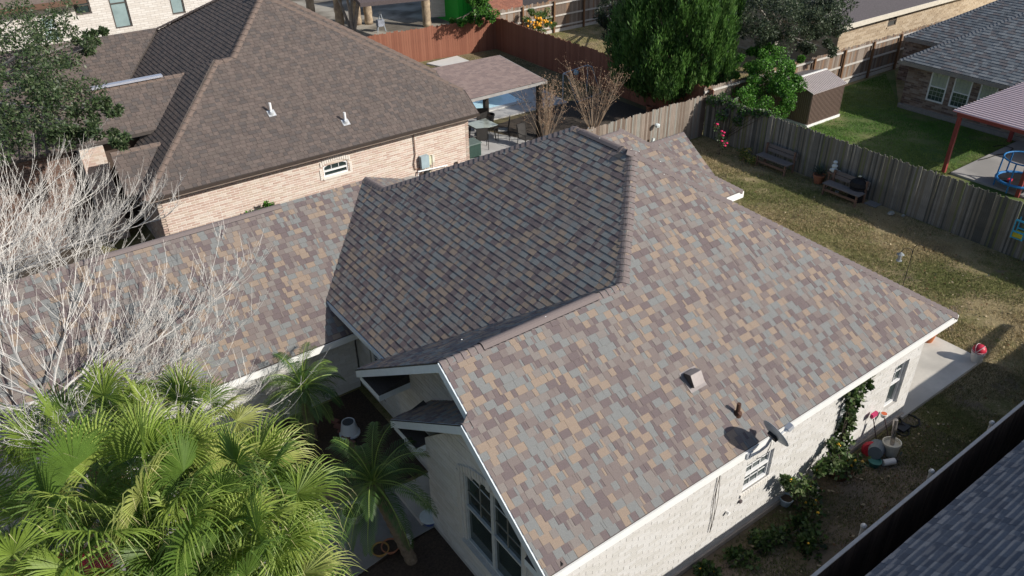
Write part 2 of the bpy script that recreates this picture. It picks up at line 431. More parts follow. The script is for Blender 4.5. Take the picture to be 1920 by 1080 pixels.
bp = N.new('ShaderNodeBump'); bp.inputs['Strength'].default_value = .9; bp.inputs['Distance'].default_value = .04; L.new(noise(45, 6, .8), bp.inputs['Height']); L.new(bp.outputs[0], b.inputs['Normal'])
green_lawn = M('green_lawn', (.04, .075, .016), .95, .3, 30, .8, 60, rgb2=(.10, .16, .04), rgb3=(.17, .17, .07), s2=.45)
dirt_and_shade = M('dirt_and_shade', (.045, .037, .03), .95, .3, 18, .8, 50, rgb2=(.10, .08, .062))

def sheet(name, pts, mat, z, thick=0.0, **kw):
    mb = MB(); P = [Vector((p[0], p[1], z)) for p in pts]
    ar = sum(P[i].x*P[(i+1) % len(P)].y-P[(i+1) % len(P)].x*P[i].y for i in range(len(P)))
    if ar < 0: P = P[::-1]
    if thick: mb.prism(P, (0, 0, -thick))
    else: mb.add(P, [tuple(range(len(P)))])
    return mb.build(name, mat, kind='structure', **kw)
sheet('ground', [(-150, -150), (250, -150), (250, 300), (-150, 300)], g, 0)
sheet('patio_slab', [(15.9, 6.22), (19.68, 6.22), (19.68, 13.6), (15.9, 13.6)], conc, .1, .15)
sheet('walkway', [at(560, 1130)[:2], at(668, 1082)[:2], at(745, 1027)[:2], at(822, 985)[:2], (5.3, 10.9), (5.35, 11.6), (3.0, 12.2), (1.0, 12.4), (-1, 12.2), (-1, 9.0)], conc_old, .03, .1)
sheet('entry_step', [(5.0, 10.35), (5.95, 10.35), (5.95, 11.5), (5.0, 11.5)], conc, .12, .15)
sheet('flower_bed', [at(560, 900)[:2], (4.9, 11.7), (6.0, 11.7), (6.0, 15.2), (2.0, 15.2), (1.6, 12.6)], soil, .008)
sheet('front_bed', [(1.4, 8.4), (5.2, 8.0), (5.2, 10.2), at(822, 985)[:2], at(745, 1027)[:2], at(672, 1078)[:2], at(600, 1130)[:2]], soil, .012)
sheet('driveway', [(-12, 4), (1.2, 4), (1.2, 15.3), (-12, 15.3)], conc_old, .016)
sheet('side_alley', [(-10, 21.2), (15.8, 21.2), (15.8, 24.8), (2.4, 24.8), (2.4, 28.4), (-10, 28.4)], dirt_and_shade, .006)  # dark ground colour also paints in the deep shade between the houses
sheet('side_yard', [(5.3, 3.4), (16.6, 3.4), (16.2, 6.2), (5.3, 6.35)], M('side_yard_dirt', (.075, .065, .036), .95, .3, 16, .8, 50, rgb2=(.16, .13, .075), rgb3=(.22, .17, .125), s2=.5), .004)

# ------------------------------------------------------------------ the main house
S = 2/3
HE, Y0 = 2.75, 6.147
R0 = (Vector((0, -S, 1)), HE-S*Y0); XM = -1.3204
Mp = (Vector((-S, 0, 1)), XM)
zR = lambda y: HE+S*(y-Y0); zM = lambda x: XM+S*x
nR = Vector((0, -S, 1)).normalized(); nM = Vector((-S, 0, 1)).normalized(); nY = Vector((0, S, 1)).normalized(); nX = Vector((S, 0, 1)).normalized()
house = root('brick_house', (10.6, 10, 0), 'pale painted brick house under the mottled sage, tan and plum shingle roof', 'house')
roof = Roof(house, sh, seed=4, deck=deck, weights=(.24, .18, .22, .19, .17), budget=300)
xr1, xr2 = 5.15, 4.97
yg1, yg2 = 9.32, 8.39                     # gable ridges
V3 = lambda x, y, z: Vector((x, y, z))
pk = V3(9.31, 9.32, zR(9.32)); ap = V3(11.48, 11.48, zR(11.48)); apL = V3(11.48, 13.4, zR(11.48))
cor = V3(16.82, Y0, HE)
yL = 13.0; zL = zR(yg1)-S*(yL-yg1)        # lower end of the left slope of the upper gable
yL2 = 11.13; zL2 = zR(yg2)-S*(yL2-yg2)
# right slope (both gables share it)
roof.slope([V3(xr2, Y0, HE), cor, ap, pk, V3(xr1, yg1, zR(yg1)), V3(xr1, yg2+.11, zR(yg2+.11)), V3(xr2, yg2, zR(yg2))])
vx = (zL-XM)/S
left_low = V3(xr1, yL, zL)
# left slope of upper gable, down to the valley with the front slope
xe = 5.77; ze = zM(xe); yv = yg1+(zR(yg1)-ze)/S
roof.slope([V3(xr1, yg1, zR(yg1)), left_low, V3(max(xe-.1, vx), yL, zL), V3(xe, yv, ze), pk])
# lower gable left slope, runs back to the upper gable wall
XW1 = 5.92
roof.slope([V3(xr2, yg2, zR(yg2)), V3(xr2, yL2, zL2), V3(XW1, yL2, zL2), V3(XW1, yg2, zR(yg2))])
# front-left slope (the big shaded one)
yG = 18.22; zG = 4.12; zGf = lambda y: zG+S*(y-yG)
xg = (zG-XM)/S
yvg = yG+(ze-zG)/S
hk = V3(8.33, 17.25, zM(8.33)); hk2 = V3(8.28, yG, zM(8.28))
yvg2 = yvg
roof.slope([V3(xe, yv, ze), pk, ap, apL, hk, V3(8.2, yG, zM(8.2)), V3(xe, yvg, ze)])
# garage wing
yGe = 14.94; zGe = zGf(yGe)
roof.slope([V3(-5, yGe, zGe), V3(xe+.3, yGe, zGe), V3(xe+.3, yvg, zGf(yvg)), V3(xe, yvg, ze), V3(8.2, yG, zG+.02), V3(-5, yG, zG)])
roof.slope([V3(-5, yG, zG), V3(8.2, yG, zG), V3(11.4, 21.5, zG-S*3.28), V3(-5, 21.5, zG-S*3.28)], shingles=False)
# slopes away from the camera
roof.slope([V3(8.28, 17.25, zM(8.28)), V3(8.28, yG, zM(8.28)), V3(10.5, 20.4, 2.75), V3(10.5, 19.9, 2.75)])
roof.slope([V3(8.33, 17.25, zM(8.33)), apL, V3(11.48, 19.4, 2.3), V3(10.5, 19.9, 2.3)], shingles=False)
roof.slope([apL, V3(16.5, 18.4, 2.9), V3(11.48, 19.4, 2.3)], shingles=False)
B1 = V3(18.14, 13.41, HE); BA = V3(15.54, 16.01, HE+S*2.6); BV = V3(14.22, 16.01, HE+S*2.6)
roof.slope([cor, V3(16.82, 13.41, HE), V3(14.22, 16.01, zR(11.48)-S*2.74), V3(11.48+2.6, 16.0, zR(11.48)-S*2.6), apL, ap], shingles=True)
roof.slope([V3(16.82, 13.41, HE), B1, BA, BV])
zc = 3.5
roof.slope([B1, V3(18.14, 18.6, HE), BA], shingles=False)
roof.slope([BV, BA, V3(18.14, 18.6, HE), V3(14.22, 18.6, HE)], shingles=False)
roof.slope([V3(18.73, 15.0, zc-S*1.48), V3(18.73, 16.48, zc), V3(16.95, 16.48, zc), V3(17.9, 15.0, zc-S*1.48)])
roof.slope([V3(18.73, 17.96, zc-S*1.48), V3(18.73, 16.48, zc), V3(16.95, 16.48, zc), V3(16.95, 17.96, zc-S*1.48)], shingles=False)
roof.finish()
up = Vector((0, 0, .012))
roof.caps(pk, ap, nR, nM, shcap)
roof.caps(cor, ap, nR, nX, shcap)
roof.caps(V3(xr1, yg1, zR(yg1)), pk, nR, nY, shcap)
roof.caps(V3(xr2, yg2, zR(yg2)), V3(xr1+.1, yg2, zR(yg2)), nR, nY, shcap)
roof.caps(hk, apL, nM, nY, shcap)
roof.caps(V3(8.28, yG, zM(8.28)), hk, nM, nX, shcap)
roof.caps(V3(-5, yG, zG), V3(8.2, yG, zG), nR, nY, shcap)
roof.caps(ap, apL, nM, nX, shcap)
roof.caps(B1, BA, nR, nX, shcap)
roof.caps(BA, BV, nR, nY, shcap)
roof.caps(V3(18.73, 16.48, zc), V3(17.0, 16.48, zc), nR, nY, shcap)
# ridge vents
def along(P0, P1, x): t = (x-P0.x)/(P1.x-P0.x); return P0.lerp(P1, t)
q0 = onp(905, 652, R0); q1 = onp(1118, 555, R0)
roof.vent(V3(q0.x, yg1, zR(yg1)), V3(q1.x, yg1, zR(yg1)), nR, nY, shcap, dark)
roof.vent(ap.lerp(apL, .18), ap.lerp(apL, .86), nM, nX, shcap, dark)
gx0, gx1 = onp(150, 500, (Vector((0, -S, 1)), zG-S*yG)).x, onp(528, 390, (Vector((0, -S, 1)), zG-S*yG)).x
roof.vent(V3(gx0, yG, zG), V3(gx1, yG, zG), nR, nY, shcap, dark)
# fascias, soffits
def fascia(a, b_, h=.16, t=.03, out=(0, 0, 0), mat=white, nm='fascia', zt=-.02):
    mb = MB(); a = Vector(a)+Vector(out); b_ = Vector(b_)+Vector(out); Z = Vector((0, 0, zt-h/2)); o = Vector(out)
    mb.bar(a+Z, b_+Z, t, h); return mb.build(nm, mat, house)
fascia((xr2, Y0, HE), (16.86, Y0, HE), out=(0, -.02, 0), h=.17)
fascia((16.84, Y0, HE), (16.84, 13.3, HE), out=(.02, 0, 0))
fascia((16.9, 13.41, HE), (18.16, 13.41, HE), out=(0, -.02, 0), h=.2)
fascia((18.72, 15.0, zc-S*1.48), (18.72, 16.48, zc), out=(.0, 0, 0), h=.1, zt=-.06)
fascia((xe, yv+.05, ze), (xe, yvg, ze), out=(-.02, 0, 0), mat=fas, h=.14)
fascia((-5, yGe, zGe), (xe+.33, yGe, zGe), out=(0, -.02, 0), h=.17)
for (x, ya, yb, za, zb, yr, zr) in ((xr1, yL, yg2+.12, zL, zR(yg2+.12), yg1, zR(yg1)), (xr2, yL2, Y0, zL2, HE, yg2, zR(yg2))):
    for (y1, z1) in ((ya, za), (yb, zb)):
        d = Vector((0, 0, -.13)); mb = MB()
        mb.prism([V3(x-.03, y1, z1), V3(x-.03, yr, zr), V3(x-.03, yr, zr-.20), V3(x-.03, y1, z1-.20)], (.03, 0, 0)); mb.build('rake_board', fas, house)
    mb = MB(); mb.prism([V3(x-.035, ya, za+.012), V3(x-.035, yr, zr+.012), V3(x-.035, yr, zr-.015), V3(x-.035, ya, za-.015)], (.004, 0, 0)); mb.build('drip_edge', dark, house)
# soffits and cornice returns
mb = MB(); mb.box((10.9, 6.25, 2.6), (11.8, .2, .02)); mb.box((5.95, 14.2, ze-.17), (.36, 2.8, .02)); mb.box((.5, 15.12, zGe-.19), (11, .38, .02)); mb.box((5.5, 8.3, 2.58), (.0001+.5, 4.3, .0001+.01)); mb.build('soffit', white, house)
def cornice(x0, x1, ya, yb, z):
    mb = MB()
    a, b_, c, d = V3(x0, ya, z), V3(x0, yb, z), V3(x1, yb, z+.24), V3(x1, ya, z+.24)
    mb.add([a, b_, c, d], [(0, 1, 2, 3)], 0)
    mb.add([a, b_, b_-V3(0, 0, .15), a-V3(0, 0, .15)], [(0, 1, 2, 3)], 1)
    mb.add([b_, V3(x1, yb, z), V3(x1, yb, z-.15), b_-V3(0, 0, .15)], [(0, 1, 2, 3)], 1)
    mb.add([a, V3(x1, ya, z), V3(x1, ya, z-.15), a-V3(0, 0, .15)], [(0, 1, 2, 3)], 1)
    mb.add([b_, V3(x1, yb, z), c], [(0, 1, 2)], 0); mb.add([a, V3(x1, ya, z), d], [(0, 1, 2)], 0)
    mb.add([a-V3(0, 0, .15), b_-V3(0, 0, .15), V3(x1, yb, z-.15), V3(x1, ya, z-.15)], [(0, 1, 2, 3)], 1)
    return mb.build('cornice_return', [M('dark_cap_shingle', (.05, .045, .045), .9, .2, 30), fas], house)
cornice(xr1+.02, XW1, 12.95, 12.05, 2.3); cornice(xr2+.02, 5.7, 11.1, 10.2, 2.32); cornice(xr2+.02, 5.3, 6.16, 6.75, 2.58)
# walls
pw = [M('painted_brick_a', (.60, .585, .56), .8, .05, 14, .3, 120), M('painted_brick_b', (.565, .55, .52), .8, .06, 14, .3, 120), M('painted_brick_c', (.62, .61, .59), .8, .05, 14, .3, 120)]
mort = M('wall_mortar', (.47, .45, .42), .9, .08, 10)
w = Wall(house, pw, mort, bl=.30, bh=.092, joint=.008, seed=2, budget=300, proud=.005)
YW = 6.33
holesR = [(10.0-5.2, 10.82-5.2, 1.2, 2.0), (13.0-5.2, 13.55-5.2, .78, 2.0), (15.0-5.2, 15.58-5.2, .68, 2.0)]
w.face((5.2, YW, 0), (1, 0, 0), (0, -1, 0), 10.85, 2.62, holesR, z0=.12)
XF = 5.2; y_a, y_b = 10.2, YW
holesF = [(10.2-8.87, 10.2-7.1, .87, 2.55)]
LF = y_a-y_b
arch = .38
tops = [(0, 2.5), (10.2-8.39, zR(8.39)-.14), (LF, 2.62)]
# front gable wall with a stepped opening for the arched window
hf = [(10.2-8.87, 10.2-7.1, .87, 2.66), (10.2-8.6, 10.2-7.37, 2.66, 2.8), (10.2-8.3, 10.2-7.67, 2.8, 2.9)]
zt = 2.9
tt = [(0, 2.5)]+[(10.2-8.39, zR(8.39)-.14)]+[(LF, 2.62)]
def gable_wall(O, U, Nn, L, outline, holes):
    """outline: list (u,z) of the top from u=0 to u=L; holes are boxes"""
    us = sorted(set([0, L]+[h[0] for h in holes]+[h[1] for h in holes]+[o_[0] for o_ in outline]))
    def zt_(u):
        for (a, za), (b_, zb_) in zip(outline[:-1], outline[1:]):
            if a-1e-9 <= u <= b_+1e-9: return za+(zb_-za)*(u-a)/max(1e-9, b_-a)
        return outline[-1][1]
    O = Vector(O); U = Vector(U); Nn = Vector(Nn); Z = Vector((0, 0, 1)); mb = MB()
    for a, b_ in zip(us[:-1], us[1:]):
        z = 0; hs = sorted([h for h in holes if h[0] <= a+1e-6 and h[1] >= b_-1e-6], key=lambda h: h[2])
        for h in hs:
            if h[2]-z > 1e-3: mb.prism([O+U*a+Z*z, O+U*b_+Z*z, O+U*b_+Z*h[2], O+U*a+Z*h[2]], -Nn*.15)
            z = h[3]
        mb.prism([O+U*a+Z*z, O+U*b_+Z*z, O+U*b_+Z*zt_(b_), O+U*a+Z*zt_(a)], -Nn*.15)
    part = mb.build('wall', mort, house)
    field = MB(); r = 0; z = .13; outl = [(0, 0), (L, 0)]+outline[::-1]; zm = max(o_[1] for o_ in outline)
    while z < zm:
        x = -(.15 if r % 2 else 0)
        while x < L:
            segs = [(max(x, 0), min(x+w.bl-w.j, L))]
            for h in holes:
                if h[2]-.02 < z+w.bh*.5 < h[3]+.02:
                    ns = []
                    for a, b_ in segs:
                        if b_ <= h[0] or a >= h[1]: ns.append((a, b_))
                        else:
                            if h[0]-a > .02: ns.append((a, h[0]))
                            if b_-h[1] > .02: ns.append((h[1], b_))
                    segs = ns
            for a, b_ in segs:
                if b_-a < .02: continue
                c = clip(outl, a, b_, z, z+w.bh-w.j)
                if len(c) < 3 or area(c) < 3e-4: continue
                full = area(c) > .99*(w.bl-w.j)*(w.bh-w.j)
                w.c.append((pscore(O+U*a+Z*z) if full else 2e6, part, O, U, Nn, c, a, z, w.rng.randrange(3), .006*(.6+.8*w.rng.random()), field))
            x += w.bl
        z += w.bh; r += 1
    w.fields.append((part, field))
gable_wall((XF, y_a, 0), (0, -1, 0), (-1, 0, 0), LF, tt, hf)
# upper gable front wall with the entrance beside it, side walls, wing wall
gable_wall((XW1, 12.7, 0), (0, -1, 0), (-1, 0, 0), 12.7-8.2, [(0, 2.3), (12.7-yg1, zR(yg1)-.14), (4.5, zR(8.2)-.14)], [(1.3, 2.3, .12, 2.2)])
w.face((6.15, 15.3, 0), (0, -1, 0), (-1, 0, 0), 2.6, 2.4, [(.75, 1.35, .3, 1.95)], z0=.05)
w.face((-5, 15.28, 0), (1, 0, 0), (0, -1, 0), 11.1, 1.86, z0=.0)
w.face((XF+.16, y_a-.02, 0), (1, 0, 0), (0, 1, 0), .75, 2.4, z0=.05)
w.face((XW1, 12.68, 0), (1, 0, 0), (0, 1, 0), .3, 2.2, z0=.05)
w.finish()
mb = MB(); mb.box((11.2, 9.9, 1.3), (9.3, 6.8, 2.4)); mb.box((12.7, 15.6, 1.3), (9.4, 5.2, 2.4)); mb.box((1.9, 18.3, .9), (13.6, 5.6, 1.7)); mb.build('wall_core', mort, house)
mb = MB(); mb.bar((5.15, YW+.02, .06), (16.07, YW+.02, .06), .14, .13); mb.build('foundation', M('stained_footing', (.42, .36, .30), .9, .15, 3), house)
soot = M('sill_brick_paint', (.68, .65, .6), .8, .08)
O = (5.2, YW, 0)
screen = M('insect_screen', (.05, .052, .05), .5, .2, 4)
window(house, O, (1, 0, 0), (0, -1, 0), *holesR[0], whitetrim, glassd, cols=3, rows=2, rec=.08, sill_bricks=soot, lower_rows=2)
window(house, O, (1, 0, 0), (0, -1, 0), *holesR[1], whitetrim, glassd, cols=2, rows=2, rec=.1)
window(house, O, (1, 0, 0), (0, -1, 0), *holesR[2], whitetrim, glassd, cols=2, rows=2, rec=.1)
for h in holesR:
    mb = MB(); x0, x1 = 5.2+h[0], 5.2+h[1]
    mb.prism([V3(x1-.008, YW+.004, h[2]), V3(x1-.008, YW+.07, h[2]), V3(x1-.008, YW+.07, h[3]), V3(x1-.008, YW+.004, h[3])], (.005, 0, 0)); 
    mb.build('window_reveal', M('pale_reveal', (.62, .62, .62), .8, .06), house)
fr = window(house, (XF, y_a, 0), (0, -1, 0), (-1, 0, 0), 1.33, 3.1, .87, 2.62, M('pale_grey_frame', (.48, .50, .50), .5), glassd, cols=4, rows=2, rec=.05, arch=.3, mullion=True, fw=.05, muntin=M('taupe_muntin', (.26, .25, .22), .5))
mb = MB()
for i in range(22):
    t = i/21; u = 1.25+t*1.93; zz = 2.66+.34*(1-(2*t-1)**2); mb.box((XF-.012, 10.2-u, zz+.05), (.05, .07, .16))
mb.build('window_arch_brick', pw[1], house)
mb = MB(); mb.box((XF-.03, 10.2-2.215, 3.08), (.07, .11, .22)); mb.build('keystone', pw[2], house)
for i in range(26):
    mb = MB(); mb.box((XF-.03, 10.2-(1.28+i*.075), .80), (.1, .066, .12)); mb.build('sill_brick', pw[1], house)
for sx, n_ in ((1.2, 1), (3.2, 1)):
    mb = MB(); mb.bar((XF-.015, 10.2-sx, .75), (XF-.015, 10.2-sx, 2.62), .11, .04, up=(1, 0, 0)); mb.build('window_surround', pw[1], house)
window(house, (XW1, 12.7, 0), (0, -1, 0), (-1, 0, 0), 1.3, 2.3, .12, 2.2, M('dark_door', (.06, .05, .045), .5), glassd, cols=2, rows=1, rec=.12, sash=False, name='door')
window(house, (6.15, 15.3, 0), (0, -1, 0), (-1, 0, 0), .75, 1.35, .3, 1.95, whitetrim, glassd, cols=2, rows=3, rec=.08)
# roof fittings
def roof_frame(P, n=nR): u = Vector((1, 0, 0)); v = n.cross(u); return Matrix((u, v, n)).transposed()
P = onp(1298, 712, R0); Rf = roof_frame(P)
mb = MB(); mb.box(P+nR*.02, (.42, .42, .012), R=Rf, mi=1)
k = [P+Rf @ Vector(q) for q in ((-.14, -.13, .03), (.14, -.13, .03), (.14, .15, .03), (-.14, .15, .03), (-.14, -.16, .10), (.14, -.16, .10), (.14, .06, .2), (-.14, .06, .2), (.14, .17, .08), (-.14, .17, .08))]
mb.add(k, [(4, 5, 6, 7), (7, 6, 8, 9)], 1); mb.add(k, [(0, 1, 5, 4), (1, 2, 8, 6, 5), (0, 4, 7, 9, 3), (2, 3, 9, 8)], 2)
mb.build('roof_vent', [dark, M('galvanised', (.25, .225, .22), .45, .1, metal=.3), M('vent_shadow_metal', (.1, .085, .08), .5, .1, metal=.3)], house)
P = onp(1382.5, 777, R0); mb = MB(); mb.tube([P-Vector((0, 0, .05)), P+Vector((0, 0, .26))], .04, 12); mb.lathe(P, [(.09, .0), (.045, .09)], 12, R=roof_frame(P))
mb.build('vent_pipe', M('rust_pipe', (.09, .045, .03), .8, .3, 12), house, smooth=False)
# hanging cables on the right wall
for xa, zt_, pts in ((9.15, 2.5, None),):
    for k_ in range(3):
        rr = random.Random(k_); mb = MB(); p = [V3(9.12+.02*k_+.03*math.sin(i*1.1+k_*2), YW-.03-.01*k_, 2.55-i*(.23+.03*k_)) for i in range(9-k_)]
        mb.tube(p, .006, 4); mb.build('cable', M('cable_brown', (.1, .075, .06), .7), house)
mb = MB()
for (x, y, pl) in ((1183, 283, R0), (1192, 290, R0), (1198, 287, R0), (1238, 306, R0), (1245, 330, R0), (1023, 597, R0), (1031, 596, R0), (1103, 243, Mp), (1110, 247, Mp), (1124, 262, Mp), (866, 640, R0)):
    P = onp(x, y, pl); mb.sphere(P+V3(0, 0, .04), .012, 6, (1.3, 1, .4))
mb.build('white_fleck', white, house, kind='stuff')

# ------------------------------------------------------------------ neighbouring brown-roofed house
bs = [M('weathered_shingle_a', (.118, .096, .087), .95, .16, 5, .3, 300), M('weathered_shingle_b', (.14, .112, .10), .95, .16, 5, .3, 300),
      M('weathered_shingle_c', (.102, .088, .083), .95, .16, 5, .3, 300), M('weathered_shingle_d', (.128, .105, .094), .95, .16, 5, .3, 300)]
bcap = M('weathered_cap', (.165, .125, .105), .95, .2, 12, .3, 200)
nb = root('neighbour_house', (9.8, 30, 0), 'brown-roofed pinkish brick house with two white vent pipes on its slope', 'house')
nroof = Roof(nb, bs, e=.143, widths=(.14, .18, .22, .26), h0=.012, raise_=.003, joint=.009, seed=8, budget=300, deck=deck)
z1f = lambda y: 2.5+S*(y-24.4)
F_a, F_b, F_c = V3(3.69, 24.4, 2.5), V3(16.05, 24.4, 2.5), V3(16.05, 25.42, z1f(25.42))
F_ap = V3(10.62, 30.6, z1f(30.6)); K1 = V3(7.75, 28.3, z1f(28.3)); K2 = V3(8.37, 28.35, z1f(28.35))
nroof.slope([F_a, F_b, F_c, F_ap, K2, K1])
zs = lambda x: 2.5+S*(x-3.69)
nroof.slope([F_a, V3(K1.x, K1.y, zs(K1.x)), V3(6.9, 29.3, zs(6.9)), V3(3.69, 27.4, 2.5)])
zm1 = lambda x: 5.12+S*(x-8.37)
nroof.slope([V3(8.37, 28.4, 5.12), V3(10.62, 30.65, zm1(10.62)), V3(10.85, 32.2, zm1(10.85)), V3(7.78, 35.7, zm1(7.78)), V3(5.6, 33.6, zm1(5.6)), V3(5.6, 29.4, zm1(5.6)), V3(7.6, 28.6, zm1(7.6))])
nroof.slope([V3(2.1, 27.54, 3.48), V3(5.2, 27.54, 3.48), V3(6.95, 29.29, 4.65), V3(-7, 29.29, 4.65), V3(-7, 27.54, 3.48)])
nroof.slope([V3(-7, 33, 3.03), V3(5.1, 33, 3.03), V3(7.78, 35.7, 4.83), V3(-7, 35.7, 4.83)])
nroof.slope([V3(3.35, 25.13, 2.5), V3(3.74, 25.13, 2.5), V3(4.98, 26.5, 3.42), V3(3.45, 26.5, 3.42)])
nroof.slope([V3(16.05, 25.42, 3.18), V3(16.05, 28.3, 3.18), V3(13, 31.0, 5.2), F_ap], shingles=False)
H2 = onX(818, 133, 16.05); d2 = Vector((-1, .96, .64))
nroof.slope([H2, H2+d2*5.2, H2+d2*5.2+Vector((0, -3, -2)), H2+Vector((0, -1.0, -.67))], shingles=True)
nroof.finish()
for a, b_, n1, n2 in ((F_a, K1, nR, nM), (K2, F_ap, nR, nM), (F_c, F_ap, nR, nX), (H2, H2+d2*5.2, nR, nX), (V3(-7, 29.29, 4.65), V3(6.95, 29.29, 4.65), nR, nY), (V3(7.78, 35.7, 4.83), V3(10.85, 32.2, zm1(10.85)), nM, nY), (V3(3.45, 26.5, 3.42), V3(4.98, 26.5, 3.42), nR, nY), (K1, K2, nR, nM)):
    nroof.caps(a, b_, n1, n2, bcap, e=.30, half=.16)
mb = MB(); a, b_ = onp(172, 170, (Vector((0, 1, 0)), 29.25)), onp(305, 147, (Vector((0, 1, 0)), 29.25)); mb.bar((a.x, 29.27, 4.72), (b_.x, 29.27, 4.72), .22, .07); mb.build('metal_ridge_strip', M('pale_metal', (.5, .52, .6), .35, .08, metal=.4), nb)
nbk = [M('pink_brick_a', (.52, .40, .34), .85, .1, 12, .2, 100), M('pink_brick_b', (.46, .335, .28), .85, .1, 12, .2, 100), M('pink_brick_c', (.57, .49, .425), .85, .1, 12, .2, 100), M('pink_brick_d', (.50, .40, .33), .85, .1, 12, .2, 100)]
nm_ = M('pale_mortar', (.72, .67, .61), .9, .06)
nw = Wall(nb, nbk, nm_, bl=.29, bh=.084, joint=.019, seed=5, budget=300)
YN = 24.85; XN0, XN1 = 4.1, 15.84
nh = [(9.72-XN0, 10.66-XN0, 1.42, 1.85)]
nw.face((XN0, YN, 0), (1, 0, 0), (0, -1, 0), XN1-XN0, 2.42, nh)
nw.face((XN0, 28.5, 0), (0, -1, 0), (-1, 0, 0), 3.65, 2.4)
nw.face((XN1, YN, 0), (0, 1, 0), (1, 0, 0), 5, 2.6)
nw.finish()
window(nb, (XN0, YN, 0), (1, 0, 0), (0, -1, 0), *nh[0][:3], 1.80, whitetrim, glassd, cols=3, rows=1, rec=.06, arch=.12, sash=True, sill=nm_, lower_rows=0, fw=.045)
mb = MB()
for i in range(14):
    t = i/13; u = 9.65+t*1.08; mb = MB(); mb.box((u, YN-.01, 1.93+.14*(1-(2*t-1)**2)), (.065, .05, .16)); mb.build('window_arch_brick', nm_, nb)
for i in range(5):
    for xx in (9.62, 10.76): mb = MB(); mb.box((xx, YN-.012, 1.4+i*.08), (.1, .04, .065)); mb.build('surround_brick', nm_, nb)
mb = MB(); mb.bar((3.72, 24.38, 2.44), (16.08, 24.38, 2.44), .03, .09); mb.bar((16.08, 24.38, 2.41), (16.08, 25.4, 3.11), .03, .09); mb.bar((3.67, 24.4, 2.41), (3.67, 27.4, 2.41), .03, .09); mb.build('fascia', M('dark_brown_fascia', (.05, .038, .032), .6), nb)
mb = MB(); mb.box((9.9, 24.62, 2.36), (12.1, .45, .02)); mb.build('soffit', M('tan_soffit', (.3, .24, .2), .8), nb)
mb = MB(); mb.box((9.9, 28.0, 1.25), (11.6, 6, 2.3)); mb.box((-.9, 30.5, 1.6), (11.5, 4.5, 3)); mb.build('wall_core', M('brown_core', (.07, .05, .04)), nb)
F1 = (Vector((0, -S, 1)), 2.5-S*24.4)
for q in ((509, 213), (648, 230)):
    P = onp(*q, F1); mb = MB(); mb.tube([P, P+Vector((0, 0, .38))], .045, 12); mb.build('vent_pipe', whitetrim, nb)
    mb = MB(); mb.box(P+nR*.02, (.26, .26, .014), R=roof_frame(P)); mb.lathe(P, [(.12, .02), (.06, .12)], 12, R=roof_frame(P)); mb.build('pipe_flashing', M('flashing', (.6, .62, .64), .4, .1, metal=.3), nb)
# brown brick wing with the pale pillar
bk = [M('brown_brick_a', (.14, .085, .065), .9, .2, 12), M('brown_brick_b', (.18, .12, .095), .9, .2, 12), M('brown_brick_c', (.10, .07, .06), .9, .2, 12)]
pil = at(168, 280, 3.3)
bw = Wall(nb, bk, M('grey_mortar', (.25, .22, .2)), bl=.29, bh=.09, seed=9, budget=0)
bw.face((-7, 28.0, 0), (1, 0, 0), (0, -1, 0), 9.6, 3.3); bw.face((2.6, 28.9, 0), (1, 0, 0), (0, -1, 0), 1.6, 3.4); bw.finish()
pw2 = Wall(nb, nbk, nm_, bl=.25, bh=.09, seed=11, budget=60)
pw2.face((2.72, 27.5, 0), (1, 0, 0), (0, -1, 0), .72, 3.35, thick=.7); pw2.finish()

# white two-storey building behind
wb = root('white_brick_building', (8, 48, 0), 'tall white brick building at the back left behind the brown roofs', 'building')
wbk = [M('white_brick_a', (.62, .59, .56), .85, .06, 8), M('white_brick_b', (.57, .535, .50), .85, .06, 8)]
ww = Wall(wb, wbk, M('white_mortar', (.42, .385, .36)), bl=.42, bh=.11, joint=.016, seed=3, budget=200)
X0 = -4.0; hw = [(8.0-X0, 8.85-X0, 2.72, 5.2), (10.95-X0, 11.65-X0, 3.0, 5.2), (6.35-X0, 7.1-X0, 3.65, 4.5), (4.7-X0, 5.35-X0, 2.6, 3.8)]
ww.face((X0, 46, 0), (1, 0, 0), (0, -1, 0), 20, 5.4, hw, z0=2.2); ww.finish()
paleglass = M('pale_glass', (.25, .33, .34), .1, .15, 1.5, spec=.6)
for k_, h in enumerate(hw): window(wb, (X0, 46, 0), (1, 0, 0), (0, -1, 0), *h, M('dark_frame', (.08, .07, .065), .5) if k_ < 3 else whitetrim, paleglass if k_ != 2 else glassd, cols=1, rows=1, rec=.08, fw=.07)
mb = MB(); mb.box((6, 49, 2.9), (19, 5, 5.6)); mb.build('wall_core', wbk[0], wb)
mb = MB(); mb.prism([V3(-5, 45.4, 4.5), V3(6.9, 45.4, 4.5), V3(6.9, 50, 7.4), V3(-5, 50, 7.4)], (0, 0, -.15)); mb.build('roof_slope', bs[1], wb)
mb = MB(); mb.bar((-5, 45.38, 4.42), (6.9, 45.38, 4.42), .05, .25); mb.build('fascia', M('brown_trim', (.12, .07, .05)), wb)

